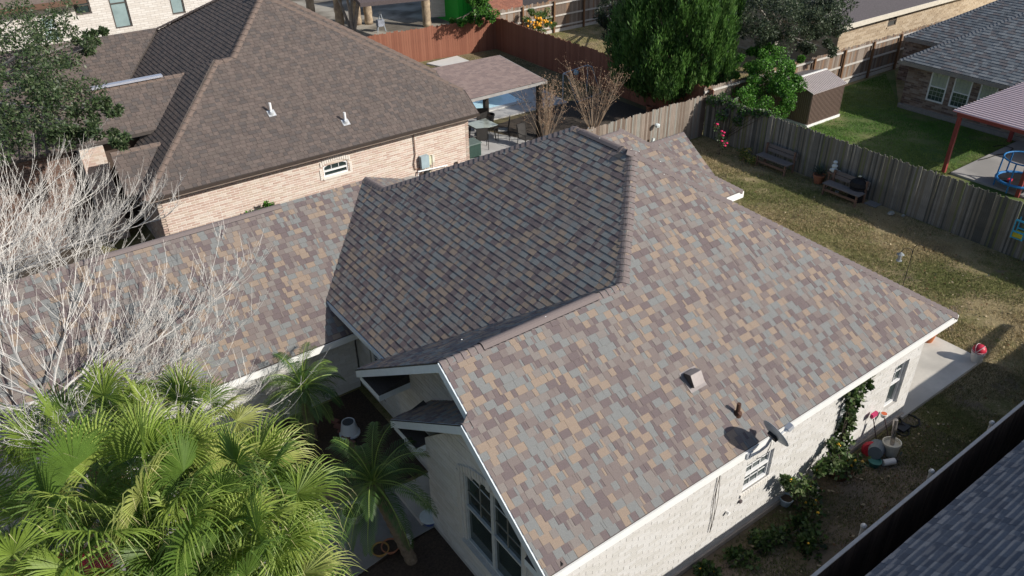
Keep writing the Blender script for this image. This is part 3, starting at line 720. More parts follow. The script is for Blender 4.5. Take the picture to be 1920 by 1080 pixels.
# ------------------------------------------------------------------ fences
def fence(name, p0, p1, h, pw_, mat, label, seed=0, var=.05, side=1, rails=True, post=2.4, postmat=None, railmat=None, dog=True, kick=False, t=.018, gap=.006, posts=True, rail_z=(.3, .95, 1.6), railw=.09, lean=.0, limit=300, wvar=.0, group=None, topcap=False, post0=.3):
    p0 = Vector((p0[0], p0[1], 0)); p1 = Vector((p1[0], p1[1], 0)); d = (p1-p0); Lh = d.length; d.normalize(); nn = Vector((d.y, -d.x, 0))*side
    f = root(name, (p0+p1)/2, label, 'fence', group); b_ = base(f); rng = random.Random(seed); mats = mat if isinstance(mat, list) else [mat]
    ms = []
    for mi, m in enumerate(mats):
        for k_ in range(2):
            mb = MB(); w2 = pw_/2; c = w2*.45 if dog else w2*.12; hh = 1.0
            prof = [(-w2, 0), (w2, 0), (w2, hh-c*.6), (w2-c, hh), (-w2+c, hh), (-w2, hh-c*.6)] if k_ == 0 else [(-w2, 0), (w2*.98, 0), (w2*.98, hh-c*.6), (w2-c, hh-.004), (-w2+c*1.2, hh), (-w2, hh-c*.7)]
            mb.prism([(a, 0, z) for a, z in prof], (0, t, 0)); me = mb.mesh('picket'); me.materials.append(m); ms.append(me)
    x = pw_/2; cand = []
    while x < Lh:
        cand.append(x); x += pw_+gap
    sc_ = sorted(range(len(cand)), key=lambda i: pscore(p0+d*cand[i]+Vector((0, 0, h)), 60)); keep = set(sc_[:limit]); fld = MB()
    M3 = Matrix((d, Vector((0, 0, 1)).cross(d), Vector((0, 0, 1)))).transposed()
    for i, x in enumerate(cand):
        hh = h*(1+var*(rng.random()-.5)); off = nn*(rng.random()*.008); sc3 = 1-wvar*rng.random()
        R = M3 @ Matrix.Rotation(lean*(rng.random()-.5), 3, 'Y') @ Matrix.Diagonal((sc3, 1, hh)); me = ms[rng.randrange(len(ms))]; loc = p0+d*x+off
        if i in keep:
            o = bpy.data.objects.new('picket', me); COL.objects.link(o); o.parent = f; o.matrix_basis = Matrix.Translation(loc-b_) @ R.to_4x4()
        else:
            mi = mats.index(me.materials[0]); fld.add([loc + R @ v.co for v in me.vertices], [tuple(p.vertices) for p in me.polygons], mi)
    if fld.v: fld.build('picket_run', mats, f, kind='stuff')
    rm = railmat or mats[0]; pm = postmat or mats[0]
    if rails:
        for z in rail_z:
            mb = MB(); mb.bar(p0+nn*.04+Vector((0, 0, z)), p1+nn*.04+Vector((0, 0, z)), .04, railw); mb.build('rail', rm, f)
    if kick: mb = MB(); mb.bar(p0+nn*.03+Vector((0, 0, .09)), p1+nn*.03+Vector((0, 0, .09)), .03, .18); mb.build('kickboard', rm, f)
    if topcap: mb = MB(); mb.bar(p0+Vector((0, 0, h+.01)), p1+Vector((0, 0, h+.01)), .06, .03); mb.build('top_rail', rm, f)
    if posts:
        x = post0
        while x < Lh:
            mb = MB(); P = p0+d*x+nn*.11
            mb.box(P+Vector((0, 0, (h-.05)/2)), (.1, .1, h-.05), rz=math.atan2(d.y, d.x)); mb.build('post', pm, f); x += post
    return f
red = [M('red_stain_a', (.25, .10, .062), .75, .12, 5, stretch=(8, 8, .5)), M('red_stain_b', (.225, .088, .055), .75, .12, 5, stretch=(8, 8, .5)), M('red_stain_c', (.27, .112, .07), .75, .12, 5, stretch=(8, 8, .5))]
fence('red_fence', (17.2, 39.8), (26.84, 38.6), 1.85, .135, red, 'sunlit red-stained plank fence behind the pool yard', 3, rails=False, posts=False, side=1)
fence('red_fence', (26.8, 38.62), (26.65, 21.95), 1.85, .135, red, 'shaded red-stained plank fence running from the corner to the tall evergreen', 4, rails=False, posts=False, side=1)
wd = [M('old_plank_a', (.20, .165, .135), .9, .25, 6, stretch=(9, 9, .6)), M('old_plank_b', (.26, .215, .18), .9, .25, 6, stretch=(9, 9, .6)), M('old_plank_c', (.16, .12, .095), .9, .25, 6, stretch=(9, 9, .6)), M('old_plank_d', (.23, .15, .10), .9, .25, 6, stretch=(9, 9, .6))]
palerail = M('pale_rail', (.5, .47, .43), .85, .1, 6); postw = M('brown_post', (.20, .11, .06), .85, .2, 8, stretch=(6, 6, .6))
fence('plank_fence', (27.7, 39.4), (40, 39.3), 1.95, .13, wd, 'grey plank fence with pale rails behind the orange tree', 5, side=1, post0=1.6, rails=True, postmat=postw, railmat=palerail, rail_z=(.35, 1.0, 1.72), kick=True)
fence('plank_fence', (26.4, 22.3), (50, 22.0), 1.9, .13, wd, 'grey plank fence with dark posts beside the beige house', 6, side=1, postmat=postw, railmat=palerail, rail_z=(.3, 1.0, 1.72), kick=True)
gy = [M('silver_picket_a', (.17, .165, .145), .95, .45, 14, stretch=(9, 9, .4)), M('silver_picket_b', (.24, .23, .205), .95, .45, 14, stretch=(9, 9, .4)), M('silver_picket_c', (.10, .10, .088), .95, .45, 14, stretch=(9, 9, .4)), M('silver_picket_d', (.19, .175, .14), .95, .3, 9, stretch=(9, 9, .5)), M('mossy_picket', (.16, .17, .09), .95, .3, 9, stretch=(9, 9, .5))]
fence('picket_fence', (26.05, 21.8), (25.85, 4.0), 1.83, .064, gy[:4]+gy[:4]+[gy[4]], 'long weathered silver-grey picket fence behind the benches', 7, var=.05, side=1, rails=False, posts=False, dog=True, lean=.012, gap=-.001)
fence('picket_fence', (17.5, 21.85), (26.0, 21.75), 1.85, .085, [wd[0], wd[1], gy[1], wd[2]], 'weathered brown picket fence just beyond the roof ridge', 8, var=.05, side=1, rails=False, posts=False)
dk = [M('shadow_plank_a', (.075, .055, .045), .9, .25, 6, stretch=(9, 9, .5)), M('shadow_plank_b', (.10, .075, .06), .9, .25, 6, stretch=(9, 9, .5)), M('shadow_plank_c', (.06, .045, .038), .9, .25, 6, stretch=(9, 9, .5))]  # planks coloured dark to hold the shade thrown by the near house
fence('side_fence', (4.5, 4.05), (21.0, 4.15), 1.8, .12, dk, 'shade-darkened brown plank fence with a pale top rail along the side yard', 9, var=.02, side=-1, rails=True, rail_z=(.3, 1.0, 1.66), railmat=palerail, topcap=True, posts=False)
for q in ((1260, 795), (1300, 880), (1368, 1000)): pass
postcap = [at(1861, 793, 1.75), at(1748, 884, 1.75), at(1628, 992, 1.75)]
for i, P in enumerate(postcap):
    mb = MB(); mb.tube([(0, 0, 0), (0, 0, 1.72)], .04, 10); mb.sphere((0, 0, 1.74), .06, 10)
    single(mb, 'fence_post', M('galv_post', (.35, .36, .37), .5, metal=.4), (P.x, 4.22, 0), 'galvanised fence post with round cap, '+['farthest of three along the side fence', 'middle of three along the side fence', 'nearest of three along the side fence'][i], 'fence post', 'galvanised posts of the side fence')

# ------------------------------------------------------------------ grey-roofed house on the right
gs = [M('grey_shingle_a', (.20, .215, .225), .95, .14, 40), M('grey_shingle_b', (.25, .26, .265), .95, .14, 40), M('grey_shingle_c', (.155, .165, .175), .95, .14, 40), M('grey_shingle_d', (.19, .175, .175), .95, .14, 40)]
gh = root('grey_roof_house', (38, 12, 0), 'brick house with blue-grey shingle roof and three white windows', 'house')
gr = Roof(gh, gs, e=.155, widths=(.16, .24, .34), h0=.012, seed=12, budget=300, deck=deck)
ex, ez, ey = 35.45, 2.28, 18.8
def zg(x): return ez+S*(x-ex)
gr.slope([V3(ex, 3, ez), V3(ex, ey, ez), V3(ex+6, ey-6, zg(ex+6)), V3(ex+6, 3, zg(ex+6))])
gr.slope([V3(ex, ey, ez), V3(ex+6, ey-6, zg(ex+6)), V3(ex+11, ey-6, zg(ex+6)), V3(ex+11, ey, ez)], shingles=False)
c2 = at(1696, 68, 2.28); ex2, ey2 = c2.x, c2.y
zg2 = lambda x: ez+S*(x-ex2)
gr.slope([V3(ex2, ey2-5, ez), V3(ex2, ey2, ez), V3(ex2+5, ey2-5, zg2(ex2+5))])
gr.slope([V3(ex2, ey2-5, ez), V3(ex2+5, ey2-5, zg2(ex2+5)), V3(ex2+9, ey2-5, zg2(ex2+5)), V3(ex2+9, 8, zg2(ex2+5)), V3(ex2, 8, ez)])
gr.slope([V3(ex2, ey2, ez), V3(ex2+5, ey2-5, zg2(ex2+5)), V3(ex2+12, ey2-5, zg2(ex2+5)), V3(ex2+12, ey2, ez)], shingles=False)
gr.finish()
gcap = M('grey_cap', (.2, .205, .215), .95, .14, 30)
gr.caps(V3(ex, ey, ez), V3(ex+6, ey-6, zg(ex+6)), nM, nY, gcap); gr.caps(V3(ex2, ey2, ez), V3(ex2+5, ey2-5, zg2(ex2+5)), nM, nY, gcap)
gb = [M('mixed_brick_a', (.21, .145, .115), .9, .2, 10), M('mixed_brick_b', (.27, .205, .17), .9, .2, 10), M('mixed_brick_c', (.15, .105, .09), .9, .2, 10), M('mixed_brick_d', (.31, .25, .22), .9, .2, 10)]
gw = Wall(gh, gb, M('taupe_mortar', (.28, .24, .21)), bl=.30, bh=.09, joint=.012, seed=14, budget=300)
GX = 35.95
wy = [(onX(1740, 190, GX).y, onX(1762, 195, GX).y)]
def gwp(x, y): P = onX(x, y, GX); return P.y, P.z
wl = []
for a, b_ in (((1735, 186), (1782, 142)), ((1777, 199), (1826, 153)), ((1824, 212), (1875, 160))):
    (ya, za), (yb, zb) = gwp(*a), gwp(*b_); wl.append((ya, yb, za, zb))
Yc = 18.55
gz0 = sum(w_[2] for w_ in wl[:2])/2; gz1 = min(sum(w_[3] for w_ in wl)/3, 2.02)
holes = []
for (ya, yb, za, zb) in wl: holes.append((Yc-ya, Yc-yb, gz0, gz1))
gw.face((GX, Yc, 0), (0, -1, 0), (-1, 0, 0), 12, 2.2, holes, zb=.25); gw.face((GX, Yc, 0), (1, 0, 0), (0, 1, 0), 3, 2.2, zb=.25)
gw.face((ex2+.5, 21.0, 0), (0, -1, 0), (-1, 0, 0), 3.5, 2.2, [(1.4, 2.2, .9, 2.0)]); gw.finish()
blind = M('pale_blind', (.42, .46, .36), .6, .1, 2)
for h in holes: window(gh, (GX, Yc, 0), (0, -1, 0), (-1, 0, 0), *h, whitetrim, M('green_glass', (.05, .075, .07), .08, .3, 1.5, spec=.7), cols=4, rows=3, rec=.02, fw=.06, blind=blind, lower_rows=3, muntin=M('grey_muntin', (.4, .42, .4), .5))
window(gh, (ex2+.5, 21.0, 0), (0, -1, 0), (-1, 0, 0), 1.4, 2.2, .9, 2.0, whitetrim, glassd, cols=2, rows=2, rec=.02)
mb = MB(); tf = M('taupe_fascia', (.27, .235, .21), .7)
mb.bar((ex-.02, 3, ez-.1), (ex-.02, ey+.02, ez-.1), .03, .18); mb.bar((ex-.02, ey+.02, ez-.1), (ex+8, ey+.02, ez-.1), .03, .18)
mb.bar((ex2-.02, 14, ez-.1), (ex2-.02, ey2, ez-.1), .03, .18); mb.build('fascia', tf, gh)
mb = MB(); mb.box((ex+.27, 11, ez-.19), (.5, 15.5, .02)); mb.box((ex2+.25, ey2-3, ez-.19), (.5, 6, .02)); mb.build('soffit', tf, gh)
mb = MB(); mb.bar((GX-.05, Yc+.05, .1), (GX-.05, 3, .1), .1, .22); mb.build('foundation', M('grey_footing', (.26, .245, .23)), gh)
mb = MB(); mb.box((41, 12, 1.1), (9.8, 12.8, 2.2)); mb.build('wall_core', gb[2], gh)

# beige house at top right
bh = root('beige_house', (46, 27, 0), 'beige brick house with dark roof and cream fascia behind the grey plank fence', 'house')
Eb = at(1595, 45, 2.6); bx, by = Eb.x, Eb.y
bz = lambda y: 2.6+.45*(y-by)
mb = MB(); mb.prism([V3(bx-.6, by, 2.6), V3(62, by, 2.6), V3(62, by+9, bz(by+9)), V3(bx-.6, by+9, bz(by+9))], (0, 0, -.12)); mb.build('roof_slope', M('charcoal_roof', (.095, .085, .09), .95, .2, 14, .3, 30), bh)
mb = MB(); mb.bar((bx-.6, by-.03, 2.5), (62, by-.03, 2.5), .04, .26); mb.bar((bx-.62, by, 2.5), (bx-.62, by+6, bz(by+6)-.1), .04, .26); mb.build('fascia', M('cream_fascia', (.62, .57, .48), .6), bh)
bb = [M('buff_brick_a', (.42, .335, .235), .9, .1, 8), M('buff_brick_b', (.36, .28, .195), .9, .1, 8), M('buff_brick_c', (.46, .375, .275), .9, .1, 8)]
bW = Wall(bh, bb, M('buff_mortar', (.45, .38, .3)), bl=.42, bh=.12, joint=.014, seed=15, budget=200)
wq0, wq1 = onY(1663, 51, by+.45), onY(1682, 30, by+.45)
xb = bx-.1
bW.face((xb, by+.45, 0), (1, 0, 0), (0, -1, 0), 20, 2.4, [(wq0.x-xb, wq1.x-xb+.05, wq0.z, max(wq1.z, wq0.z+.6))])
bW.face((xb, by+8, 0), (0, -1, 0), (-1, 0, 0), 7.55, 2.4, [(3.0, 5.6, .15, 2.1)]); bW.finish()
window(bh, (xb, by+.45, 0), (1, 0, 0), (0, -1, 0), wq0.x-xb, wq1.x-xb+.05, wq0.z, max(wq1.z, wq0.z+.6), M('bronze_frame', (.12, .1, .085), .5), M('screen_glass', (.09, .09, .085), .3, .1), cols=1, rows=1, rec=.05, sill=bb[2])
mb = MB(); mb.box((xb+10, by+5, 1.2), (19.6, 8, 2.3)); mb.build('wall_core', bb[1], bh)
sheet('neighbour_path', [at(1360, 75)[:2], at(1415, 70)[:2], at(1530, 105)[:2], at(1560, 125)[:2], at(1520, 120)[:2]], conc_old, .02)
# bottom right roof
dr = root('near_grey_roof_house', (13, 0, 0), 'house with slate-grey shingle roof in the bottom right corner', 'house')
ds = [M('slate_shingle_a', (.125, .137, .16), .95, .14, 60, .3, 300), M('slate_shingle_b', (.145, .157, .18), .95, .14, 60, .3, 300), M('slate_shingle_c', (.105, .115, .137), .95, .14, 60, .3, 300)]
drr = Roof(dr, ds, e=.143, widths=(.15, .2, .3), h0=.012, seed=21, budget=300, deck=deck)
drr.slope([V3(4, 3.38, 2.35), V3(24, 3.38, 2.35), V3(24, -3.2, 2.35+.62*6.58), V3(4, -3.2, 2.35+.62*6.58)])
drr.slope([V3(4, -9.7, 2.35), V3(24, -9.7, 2.35), V3(24, -3.2, 2.35+.62*6.58), V3(4, -3.2, 2.35+.62*6.58)], shingles=False); drr.finish()
mb = MB(); mb.box((14, -3.2, 1.12), (19.4, 12, 2.2)); mb.build('wall', M('brown_wall', (.16, .12, .1)), dr)
mb = MB(); mb.bar((4, 3.39, 2.26), (24, 3.39, 2.26), .03, .14); mb.build('fascia', MATS['dark_brown_fascia'], dr)

# ------------------------------------------------------------------ pool yard
sheet('back_yard_green', [(17.5, 22.2), (26.7, 22.2), (26.7, 38.6), (17.3, 39.7)], M('yard_grass', (.055, .065, .025), .95, .3, 26, .8, 50, rgb2=(.15, .13, .06), rgb3=(.22, .17, .10), s2=.35), .004)
sheet('crape_bed', [(19.6, 22.3), (26.4, 22.3), (26.2, 29.0), (19.2, 28.4)], dirt_and_shade, .008)
deckm = M('pool_deck', (.48, .475, .46), .8, .1, 2.2, .2, 60, rgb3=(.40, .39, .38), s2=.8)
pa, pb_, pc, pd_ = at(868, 220), at(984, 192.5), at(957, 177), at(840, 200)
def outl(P, o): c = sum((Vector(p) for p in P), Vector())/len(P); return [c+(Vector(p)-c)*o for p in P]
PL = [V3(18.7, 30.15, 0), V3(22.6, 30.05, 0), V3(22.7, 31.6, 0), V3(21.5, 34.5, 0), V3(18.7, 34.5, 0)]
DK = [V3(15.9, 26.0, 0), V3(19.0, 25.0, 0), V3(19.9, 25.2, 0), V3(18.5, 28.7, 0), V3(19.73, 29.0, 0), V3(24.1, 28.7, 0), V3(24.4, 31.4, 0), V3(22.8, 35.6, 0), V3(15.9, 35.6, 0)]
sheet('pool_deck', DK, deckm, .05, .1)
mb = MB()
for i in range(len(PL)):
    a, b_ = PL[i], PL[(i+1) % len(PL)]; mb.bar(a+V3(0, 0, .075), b_+V3(0, 0, .075), .28, .05)
mb.build('pool_coping', M('coping', (.5, .5, .49), .7), kind='structure')
sheet('pool_water', PL, M('pool_water', (.50, .76, .88), .05, .2, 1.2, .3, 5, spec=.8, rgb2=(.62, .86, .93)), .072)  # base blue lightened to paint in the sky mirrored by the water
sheet('white_pad', [at(800, 121)[:2], at(857, 107)[:2], at(886, 119)[:2], at(840, 130)[:2]], M('white_concrete', (.62, .61, .58), .8, .05), .08, .1)
sheet('side_patio', [(15.9, 24.0), (19.0, 24.0), (19.0, 25.0), (15.9, 26.2)], deckm, .05, .1)
pc_ = root('patio_cover', (18.8, 28, 0), 'patio cover with brownish-pink shingle roof and black posts beside the pool', 'patio cover')
prf = Roof(pc_, [M('rose_shingle_a', (.27, .20, .18), .9, .12, 30), M('rose_shingle_b', (.24, .18, .165), .9, .12, 30), M('rose_shingle_c', (.30, .225, .20), .9, .12, 30)], e=.15, widths=(.2, .3), h0=.006, raise_=.001, seed=31, budget=200, deck=deck)
prf.slope([V3(15.9, 26.15, 2.42), V3(20.7, 26.15, 2.42), V3(20.9, 29.9, 2.62), V3(15.9, 30.2, 2.62)]); prf.finish()
mb = MB(); mb.bar((15.9, 26.1, 2.36), (20.7, 26.1, 2.36), .04, .12); mb.bar((20.72, 26.1, 2.36), (20.93, 29.9, 2.56), .04, .12); mb.build('beam', M('grey_beam', (.3, .29, .28), .7), pc_)
for q, nm in (((912, 226), 0), ((1014, 200), 0)):
    P = at(*q); P = V3(P.x, 26.3 if q[0] > 1000 else 28.6, 0)
    P = V3(at(912, 226).x, at(912, 226).y, 0) if q[0] < 1000 else V3(20.35, 26.15, 0)
    mb = MB(); mb.box((P.x, P.y, 1.17), (.2, .2, 2.3)); mb.build('post', M('dark_post', (.03, .025, .022), .6), pc_)

# shed
sd = root('garden_shed', (31.4, 20.6, 0), 'small brown metal shed with ribbed roof and white base', 'shed')
sx0, sx1, sy0, sy1 = 30.3, 32.6, 19.55, 21.75; she, shr = 1.55, 1.86; sym = (sy0+sy1)/2
brn = M('brown_metal', (.19, .135, .11), .55, .06, metal=.2); brd = M('brown_rib', (.24, .175, .145), .55, .06, metal=.2); rfm = M('shed_roof_metal', (.40, .35, .34), .5, .05, metal=.2)
mb = MB(); mb.prism([V3(sx0, sy0, .12), V3(sx0, sy1, .12), V3(sx0, sy1, she), V3(sx0, sym, shr), V3(sx0, sy0, she)], (sx1-sx0, 0, 0)); mb.build('wall', brn, sd)
ribm = MB(); ribm.bar((0, 0, .12), (0, 0, she-.02), .03, .02); rib = ribm.mesh('rib'); rib.materials.append(brd)
def inst(name, me, parent, loc, R=None):
    o = bpy.data.objects.new(name, me); COL.objects.link(o); o.parent = parent; o.matrix_basis = Matrix.Translation(Vector(loc)-base(parent)) @ (R.to_4x4() if R else Matrix.Identity(4)); return o
for i in range(24): inst('rib', rib, sd, (sx0+.04+i*.0975, sy0-.01, 0))
for i in range(22): inst('rib', rib, sd, (sx0-.01, sy0+.05+i*.1, 0))
for sgn in (-1, 1):
    ye = sym+sgn*(sym-sy0+.08)
    mb = MB(); a, b_ = V3(sx0-.08, ye, she-.01), V3(sx0-.08, sym, shr+.04); mb.prism([a, b_, b_+V3(2.46, 0, 0), a+V3(2.46, 0, 0)], (0, 0, .02)); ro = mb.build('roof_sheet', rfm, sd)
    for i in range(21):
        mb = MB(); x = sx0-.06+i*.121; mb.bar(V3(x, ye, she+.02), V3(x, sym, shr+.07), .035, .02); mb.build('roof_rib', M('shed_rib_metal', (.52, .46, .45), .5), ro)
mb = MB(); mb.bar((sx0-.1, sym, shr+.08), (sx1+.1, sym, shr+.08), .1, .03); mb.build('ridge_strip', white, sd)
mb = MB(); mb.box(((sx0+sx1)/2, (sy0+sy1)/2, .06), (2.42, 2.3, .13)); mb.build('base', white, sd)
# pergola with striped corrugated roof
pg = root('red_patio_awning', (32.9, 11.5, 0), 'red steel patio awning with striped corrugated metal roof at the right edge', 'awning')
rd = M('red_steel', (.27, .055, .05), .5, .1, metal=.1)
za_, zb_ = 2.98, 2.5
ax0, ax1, ay0, ay1 = 30.15, 35.6, 10.2, 13.5
zf = lambda x, y: 2.5+(13.5-y)*(.48/2.4)*.0+.0
for (x, y) in ((30.45, 13.3), (35.6, 13.3), (30.45, 10.5)):
    mb = MB(); mb.box((x, y, 1.2), (.13, .13, 2.4)); mb.build('post', rd, pg)
for a, b_ in (((30.4, 10.3, 2.38), (30.4, 13.4, 2.38)), ((35.6, 10.3, 2.38), (35.6, 13.4, 2.38)), ((30.4, 13.35, 2.37), (35.6, 13.35, 2.37)), ((30.4, 11.8, 2.39), (35.6, 11.8, 2.39)), ((33.0, 10.3, 2.4), (33.0, 13.3, 2.4))):
    mb = MB(); mb.bar(a, b_, .08, .15); mb.build('beam', rd, pg)
mb = MB(); mb.prism([V3(ax0, ay0, 2.5), V3(ax1, ay0, 2.5), V3(ax1, ay1, 2.5), V3(ax0, ay1, 2.5)], (0, 0, .012)); rs = mb.build('roof_sheet', M('maroon_sheet', (.20, .085, .09), .5, .06), pg)
for i in range(24):
    x = ax0+.06+i*.232; mb = MB(); mb.prism([V3(x, ay0, 2.513), V3(x+.13, ay0, 2.513), V3(x+.10, ay0, 2.55), V3(x+.03, ay0, 2.55)], (0, ay1-ay0, 0)); mb.build('roof_rib', M('pale_rib', (.55, .45, .46), .5, .05), rs)
sheet('awning_slab', [(30.5, 13.05), (35.9, 13.05), (35.9, 2), (30.5, 2)], M('pale_slab', (.36, .345, .33), .85, .1, 1.5, .2, 60, rgb3=(.28, .27, .26), s2=.6), .08, .1)
sheet('green_lawn', [(26.2, 3.0), (36.0, 3.0), (36.0, 18.6), (41, 21.9), (26.3, 21.8)], green_lawn, .004)
# porch, wall and green shed beyond the red fence
po = root('porch_roof', (23, 45, 0), 'brown-roofed porch on round stone pillars beyond the red fence', 'porch')
mb = MB(); a_, b2 = V3(20.5, 43.0, 2.75), V3(24.9, 41.9, 2.75); mb.prism([a_, b2, b2+V3(.6, 6, 1.4), a_+V3(.6, 6, 1.4)], (0, 0, -.22)); mb.build('roof', M('porch_roof_brown', (.10, .08, .08), .9, .15, 10), po)
stone = M('stone_pillar', (.42, .33, .23), .9, .3, 4, .8, 12, rgb3=(.25, .19, .14), s2=2.5)
for q in ((640, 62), (671, 46), (801, 50), (586, 40), (692, 45)):
    P = at(*q); mb = MB(); prof = [(.27+.02*math.sin(k_*2.3), k_*.24) for k_ in range(12)]; mb.lathe(P, prof, 14); mb.build('pillar', stone, po, smooth=True)
sheet('porch_floor', [(18, 43), (33, 41.5), (36, 62), (16, 62)], M('porch_floor', (.16, .14, .115), .95, .25, 1.2, .5, 30, rgb3=(.36, .33, .28), s2=.5, spec=.05), .008)
wl_ = root('white_brick_wall', (27.5, 44.6, 0), 'short white brick wall panel with iron bracket behind the red fence', 'wall')
P0_, P1_ = at(808, 40), at(864, 36)
W2_ = Wall(wl_, wbk, MATS['white_mortar'], bl=.3, bh=.1, seed=17, budget=120); dd = Vector((P1_.x-P0_.x, P1_.y-P0_.y, 0)); LL = dd.length; dd.normalize(); W2_.face(P0_, dd, Vector((dd.y, -dd.x, 0)), LL, 3.4, z0=.25); W2_.finish()
mb = MB(); c_ = P0_+dd*1.0+Vector((dd.y, -dd.x, 0))*.15; mb.bar(c_+V3(-.5, 0, 1.6), c_+V3(.6, 0, 1.6), .05, .08); mb.bar(c_+V3(.5, 0, 1.6), c_+V3(.5, 0, .8), .05, .05); mb.build('iron_bracket', dark, wl_)
gs_ = root('green_shed', (29.6, 44, 0), 'bright green shed with pale green roof behind the leafy tree', 'shed')
Pg = at(872, 42); grn_ = M('bright_green', (.02, .36, .035), .6, .06)
mb = MB(); mb.box((Pg.x+.6, Pg.y+1.0, 1.1), (2.6, 2.6, 2.2)); mb.build('wall', grn_, gs_)
for i in range(8): mb = MB(); mb.box((Pg.x-.6+i*.32, Pg.y-.31, 1.1), (.02, .02, 2.1)); mb.build('groove_strip', M('green_strip', (.015, .25, .03), .6), gs_)
mb = MB(); mb.prism([V3(Pg.x-1.2, Pg.y-.6, 2.25), V3(Pg.x+2.2, Pg.y-.6, 2.25), V3(Pg.x+2.2, Pg.y+3, 3.2), V3(Pg.x-1.2, Pg.y+3, 3.2)], (0, 0, .08)); mb.build('roof', M('pale_green_roof', (.42, .50, .44), .7, .08), gs_)
bwall = root('brick_house_far', (34, 44, 0), 'red-brown brick house wall at the top edge behind the plank fence', 'house')
Wf = Wall(bwall, [M('red_brick_a', (.30, .13, .09), .9, .15, 6), M('red_brick_b', (.25, .11, .08), .9, .15, 6)], M('red_mortar', (.3, .2, .17)), bl=.4, bh=.12, seed=19, budget=150)
Wf.face((29, 43.2, 0), (1, 0, 0), (0, -1, 0), 18, 3.2, [(3.2, 5.4, .2, 2.9)], z0=.2); Wf.finish()
mb = MB(); mb.box((33.3, 43.33, 1.55), (2.3, .1, 2.8)); mb.build('garage_shutter', M('dark_shutter', (.05, .045, .05)), bwall)
mb = MB(); mb.prism([V3(28.6, 42.6, 3.3), V3(48, 42.6, 3.3), V3(48, 48, 6), V3(28.6, 48, 6)], (0, 0, -.15)); mb.build('roof', MATS['charcoal_roof'], bwall)

# ------------------------------------------------------------------ vegetation
def np_mesh(name, V, F, mats, mi=None, parent=None, **kw):
    """V (n,3), F (m,k) with k = 3 or 4, world coordinates"""
    me = bpy.data.meshes.new(name); V = np.asarray(V, dtype=np.float32)
    if parent:
        b_ = base(parent); V = V - np.array([b_.x, b_.y, b_.z], dtype=np.float32)
    F = np.asarray(F, dtype=np.int32); k = F.shape[1]
    me.vertices.add(len(V)); me.vertices.foreach_set('co', V.ravel()); me.loops.add(F.size); me.loops.foreach_set('vertex_index', F.ravel())
    me.polygons.add(len(F)); me.polygons.foreach_set('loop_start', np.arange(len(F), dtype=np.int32)*k); me.polygons.foreach_set('loop_total', np.full(len(F), k, dtype=np.int32))
    mats = mats if isinstance(mats, list) else [mats]
    for m in mats: me.materials.append(m)
    if mi is not None: me.polygons.foreach_set('material_index', np.asarray(mi, dtype=np.int32))
    me.update(calc_edges=True); me.validate()
    o = bpy.data.objects.new(name, me); COL.objects.link(o)
    if parent: o.parent = parent
    return tag(o, **kw)
def unit(a): return a/np.maximum(1e-9, np.linalg.norm(a, axis=-1, keepdims=True))
def leaves(name, P, D, size, mats, rg, parent=None, aspect=.45, wts=None, fold=True, **kw):
    """leaf blades at P pointing along D: two triangles-quads each (kite)"""
    n = len(P); D = unit(D); R_ = rg.normal(size=(n, 3)); A = unit(np.cross(D, R_)); Bn = np.cross(D, A)
    s_ = size*(0.6+.8*rg.random((n, 1))) if np.isscalar(size) else size[:, None]*(0.7+.6*rg.random((n, 1)))
    w_ = s_*aspect
    V = np.stack([P, P+D*s_*.5+A*w_*.5+Bn*w_*.1, P+D*s_, P+D*s_*.5-A*w_*.5+Bn*w_*.1], 1).reshape(-1, 3)
    F = np.arange(n*4).reshape(n, 4)
    mi = rg.choice(len(mats), n, p=wts) if isinstance(mats, list) else None
    return np_mesh(name, V, F, mats, mi, parent, **kw)
def clump_points(rg, centers, radii, per, squash=1.0, shell=.55):
    """points through ellipsoid clumps, denser towards the outside"""
    P = []; Dv = []
    for c, r_ in zip(centers, radii):
        k = per if np.isscalar(per) else per
        d = unit(rg.normal(size=(k, 3))); rr = (shell+(1-shell)*rg.random((k, 1))**.6)
        q = d*rr*np.array([r_, r_, r_*squash]); P.append(np.array(c)+q); Dv.append(d)
    return np.concatenate(P), np.concatenate(Dv)
def limb(mb, p, d, L, r0, rng, level, maxl, kids, up_=.15, curl=.25, seg=5, n=6, shrink=.6, ends=None, spread=.8, mi=0, taper=.35):
    pts = [Vector(p)]; rad = [r0]; d = Vector(d).normalized()
    for i in range(seg):
        d = (d + Vector((rng.uniform(-1, 1), rng.uniform(-1, 1), rng.uniform(-1, 1)))*curl*.5 + Vector((0, 0, up_))).normalized()
        pts.append(pts[-1]+d*(L/seg)); rad.append(r0*(1-(1-taper)*(i+1)/seg))
    mb.tube(pts, rad, n if level < 2 else 3, mi, cap=False)
    if ends is not None and level >= maxl-1: ends.extend([(pts[-1], d.copy())]+([(pts[len(pts)//2], d.copy())] if level == maxl else []))
    if level < maxl:
        for k_ in range(kids[level]):
            t = rng.uniform(.25, 1.0); i = min(seg-1, int(t*seg)); q = pts[i].lerp(pts[i+1], t*seg-i)
            side = Vector((rng.uniform(-1, 1), rng.uniform(-1, 1), rng.uniform(-.4, .8))).normalized()
            dd = (pts[i+1]-pts[i]).normalized()
            nd = (dd*(1-spread*.5)+side*spread).normalized()
            limb(mb, q, nd, L*shrink*rng.uniform(.7, 1.15), rad[i]*.55, rng, level+1, maxl, kids, up_, curl, max(3, seg-1), n, shrink, ends, spread, mi, taper)
    return pts
leafm = lambda n, a, tr=.3, **k: M(n, a, .48, .25, 3, transl=tr, spec=.45, **k)
oakl = [leafm('oak_leaf_a', (.05, .085, .032)), leafm('oak_leaf_b', (.075, .115, .045)), leafm('oak_leaf_c', (.14, .165, .09)), leafm('oak_leaf_d', (.03, .052, .022))]
